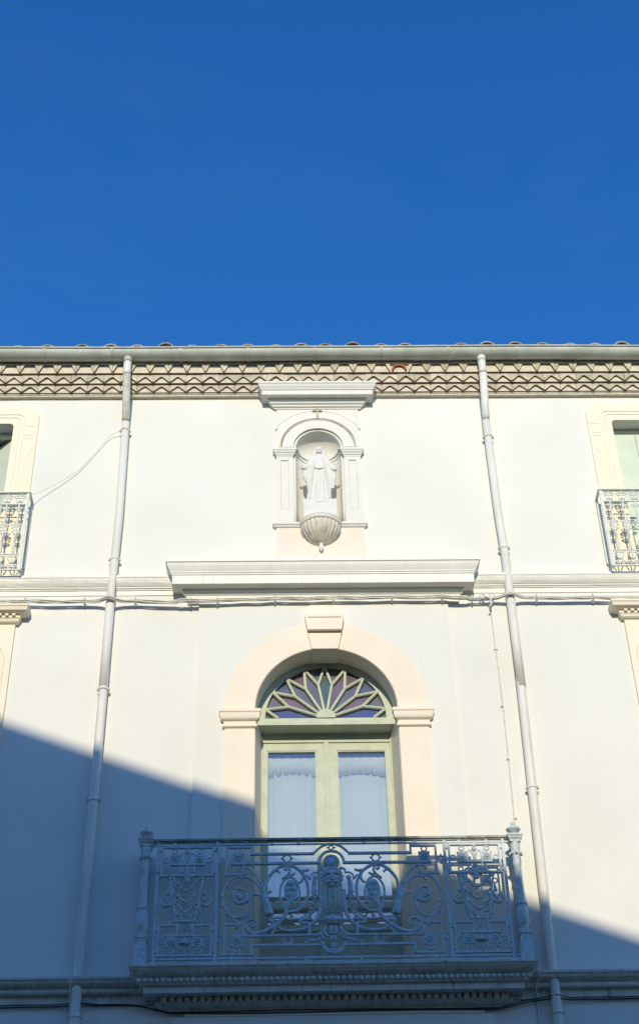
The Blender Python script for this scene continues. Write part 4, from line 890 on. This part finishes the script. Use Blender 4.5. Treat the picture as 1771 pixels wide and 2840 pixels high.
rp('lower_palmette', merge(ball((0, RY, 5.895), .022, .010, .026, 10, 6), ball((0, RY, 5.862), .010, k=6, h=5), tube(cr([(-.062, RY, 5.887), (-.045, RY, 5.868), (-.02, RY, 5.866), (0, RY, 5.858), (.02, RY, 5.866), (.045, RY, 5.868), (.062, RY, 5.887)], 3), .008, 6)))
for s in (1, -1): rp('flower_garland', merge(*[ball((s*(x+random.uniform(-.004, .004)), RY-.004, z+random.uniform(-.004, .004)), random.uniform(.013, .018), .012, random.uniform(.012, .016), 7, 5) for x, z in [(-.047, 5.97), (-.062, 5.985), (-.078, 5.952), (-.088, 5.975), (-.105, 5.942), (-.131, 5.939), (-.150, 5.934), (-.17, 5.931), (-.2, 5.920), (-.215, 5.90)]]))

# ------------------------------------------------------------------ railings of the upper windows
def window_railing(cx, hw, zb, zt, label):
    Q = thing('window_railing', label, 'railing', 'railings of the upper windows')
    y = -.155; mt = 'iron_pale'
    obj('handrail', box(cx-hw-.012, cx+hw+.012, y-.018, y+.018, zt-.014, zt), mt, Q)
    obj('rail', box(cx-hw, cx+hw, y-.006, y+.006, zb+.002, zb+.014), mt, Q); obj('rail', box(cx-hw, cx+hw, y-.006, y+.006, zt-.145, zt-.135), mt, Q); obj('rail', box(cx-hw, cx+hw, y-.006, y+.006, zb+.175, zb+.184), mt, Q)
    for s in (-1, 1):
        obj('end_bar', box(cx+s*(hw-.012)-.014, cx+s*(hw-.012)+.014, y-.008, y+.008, zb, zt-.0145), mt, Q)
        obj('side_return', merge(box(cx+s*hw-.012, cx+s*hw+.012, y+.0185, -.001, zt-.013, zt-.001), box(cx+s*hw-.010, cx+s*hw+.010, -.028, -.021, zb+.12, zt-.02), box(cx+s*hw-.006, cx+s*hw+.006, y+.01, -.001, zb+.003, zb+.013)), mt, Q)
    n = 13; pit = (2*hw-.05)/n
    def sp(x, z, r, s, t=.0055, turns=1.4, up=1):
        return tube([(x+s*r*(1-.6*i/14)*cos(a), 0, z+up*r*(1-.6*i/14)*sin(a)) for i, a in enumerate([turns*2*pi*i/14 for i in range(15)])], t, 5)
    h = zt-zb
    frieze = merge(sp(-.024, h-.055, .024, -1), sp(.024, h-.055, .024, 1), tube([(-.048, 0, h-.055), (-.03, 0, h-.10), (0, 0, h-.125), (.03, 0, h-.10), (.048, 0, h-.055)], .005, 5), tube([(0, 0, h-.03), (0, 0, h-.135)], .006, 5), ball((0, 0, h-.03), .010, k=6, h=4), tube([(-.028, 0, h-.128), (0, 0, h-.095), (.028, 0, h-.128)], .006, 5))
    lowf = merge(sp(-.024, .045, .022, -1), sp(.024, .045, .022, 1), tube([(-.045, 0, .15), (-.012, 0, .075)], .006, 5), tube([(.045, 0, .15), (.012, 0, .075)], .006, 5), tube([(0, 0, .17), (0, 0, .07)], .006, 5), ball((0, 0, .085), .012, k=6, h=4), sp(-.024, .165, .02, -1, up=-1), sp(.024, .165, .02, 1, up=-1))
    mid = merge(tube([(0, 0, .18), (0, 0, h-.14)], .0085, 6), sp(-.022, .50, .022, -1), sp(.022, .50, .022, 1), sp(-.020, .435, .02, -1, up=-1), sp(.020, .435, .02, 1, up=-1), ball((0, 0, .52), .016, .01, .022, 6, 5), ball((0, 0, .41), .018, .01, .018, 6, 5), sp(-.018, h-.19, .018, -1), sp(.018, h-.19, .018, 1), lathe([(.009, .19), (.015, .22), (.009, .30)], 0, 0, 8), tube([(-.03, 0, .56), (-.012, 0, .535)], .006, 5), tube([(.03, 0, .56), (.012, 0, .535)], .006, 5), ball((-.034, 0, .47), .010, k=6, h=4), ball((.034, 0, .47), .010, k=6, h=4))
    fo = obj('frieze_scroll', frieze, mt, Q, True); lo_ = obj('foot_scroll', lowf, mt, Q, True); mi = obj('baluster', mid, mt, Q, True)
    first = True
    for i in range(n):
        x = cx-hw+.025+pit*(i+.5)
        for o_ in (fo, lo_): 
            if first: o_.location = (x, y, zb)
            else: inst(o_, (x, y, zb), Q)
        if abs(x-cx) > .22 or s == 9:
            if mi.location.length < 1e-6: mi.location = (x, y, zb)
            else: inst(mi, (x, y, zb), Q)
        first = False
    # large oval scrollwork in the middle
    for s in (-1, 1):
        obj('oval_scroll', tube(cr([(cx+s*.03, y, zb+.66), (cx+s*.14, y, zb+.70), (cx+s*.255, y, zb+.66), (cx+s*.26, y, zb+.62), (cx+s*.18, y, zb+.60), (cx+s*.20, y, zb+.44), (cx+s*.13, y, zb+.26), (cx+s*.05, y, zb+.22)], 4), .010, 6), mt, Q, True)
        obj('oval_scroll', tube(cr([(cx+s*.02, y, zb+.56), (cx+s*.09, y, zb+.56), (cx+s*.12, y, zb+.44), (cx+s*.08, y, zb+.34), (cx+s*.01, y, zb+.32)], 4), .008, 6), mt, Q, True)
    obj('medallion', merge(ball((cx, y, zb+.44), .06, .012, .085, 10, 7), *[ball((cx+.04*cos(a), y-.01, zb+.44+.055*sin(a)), .018, .01, .018, 6, 4) for a in [2*pi*j/7 for j in range(7)]]), mt, Q, True)
    return Q
window_railing(WLx, .765, 9.390, 10.278, 'pale iron window railing with the slack wire tied to its corner')
window_railing(WRx, .775, 9.390, 10.272, 'pale iron window railing above the string course beyond the clean downpipe')
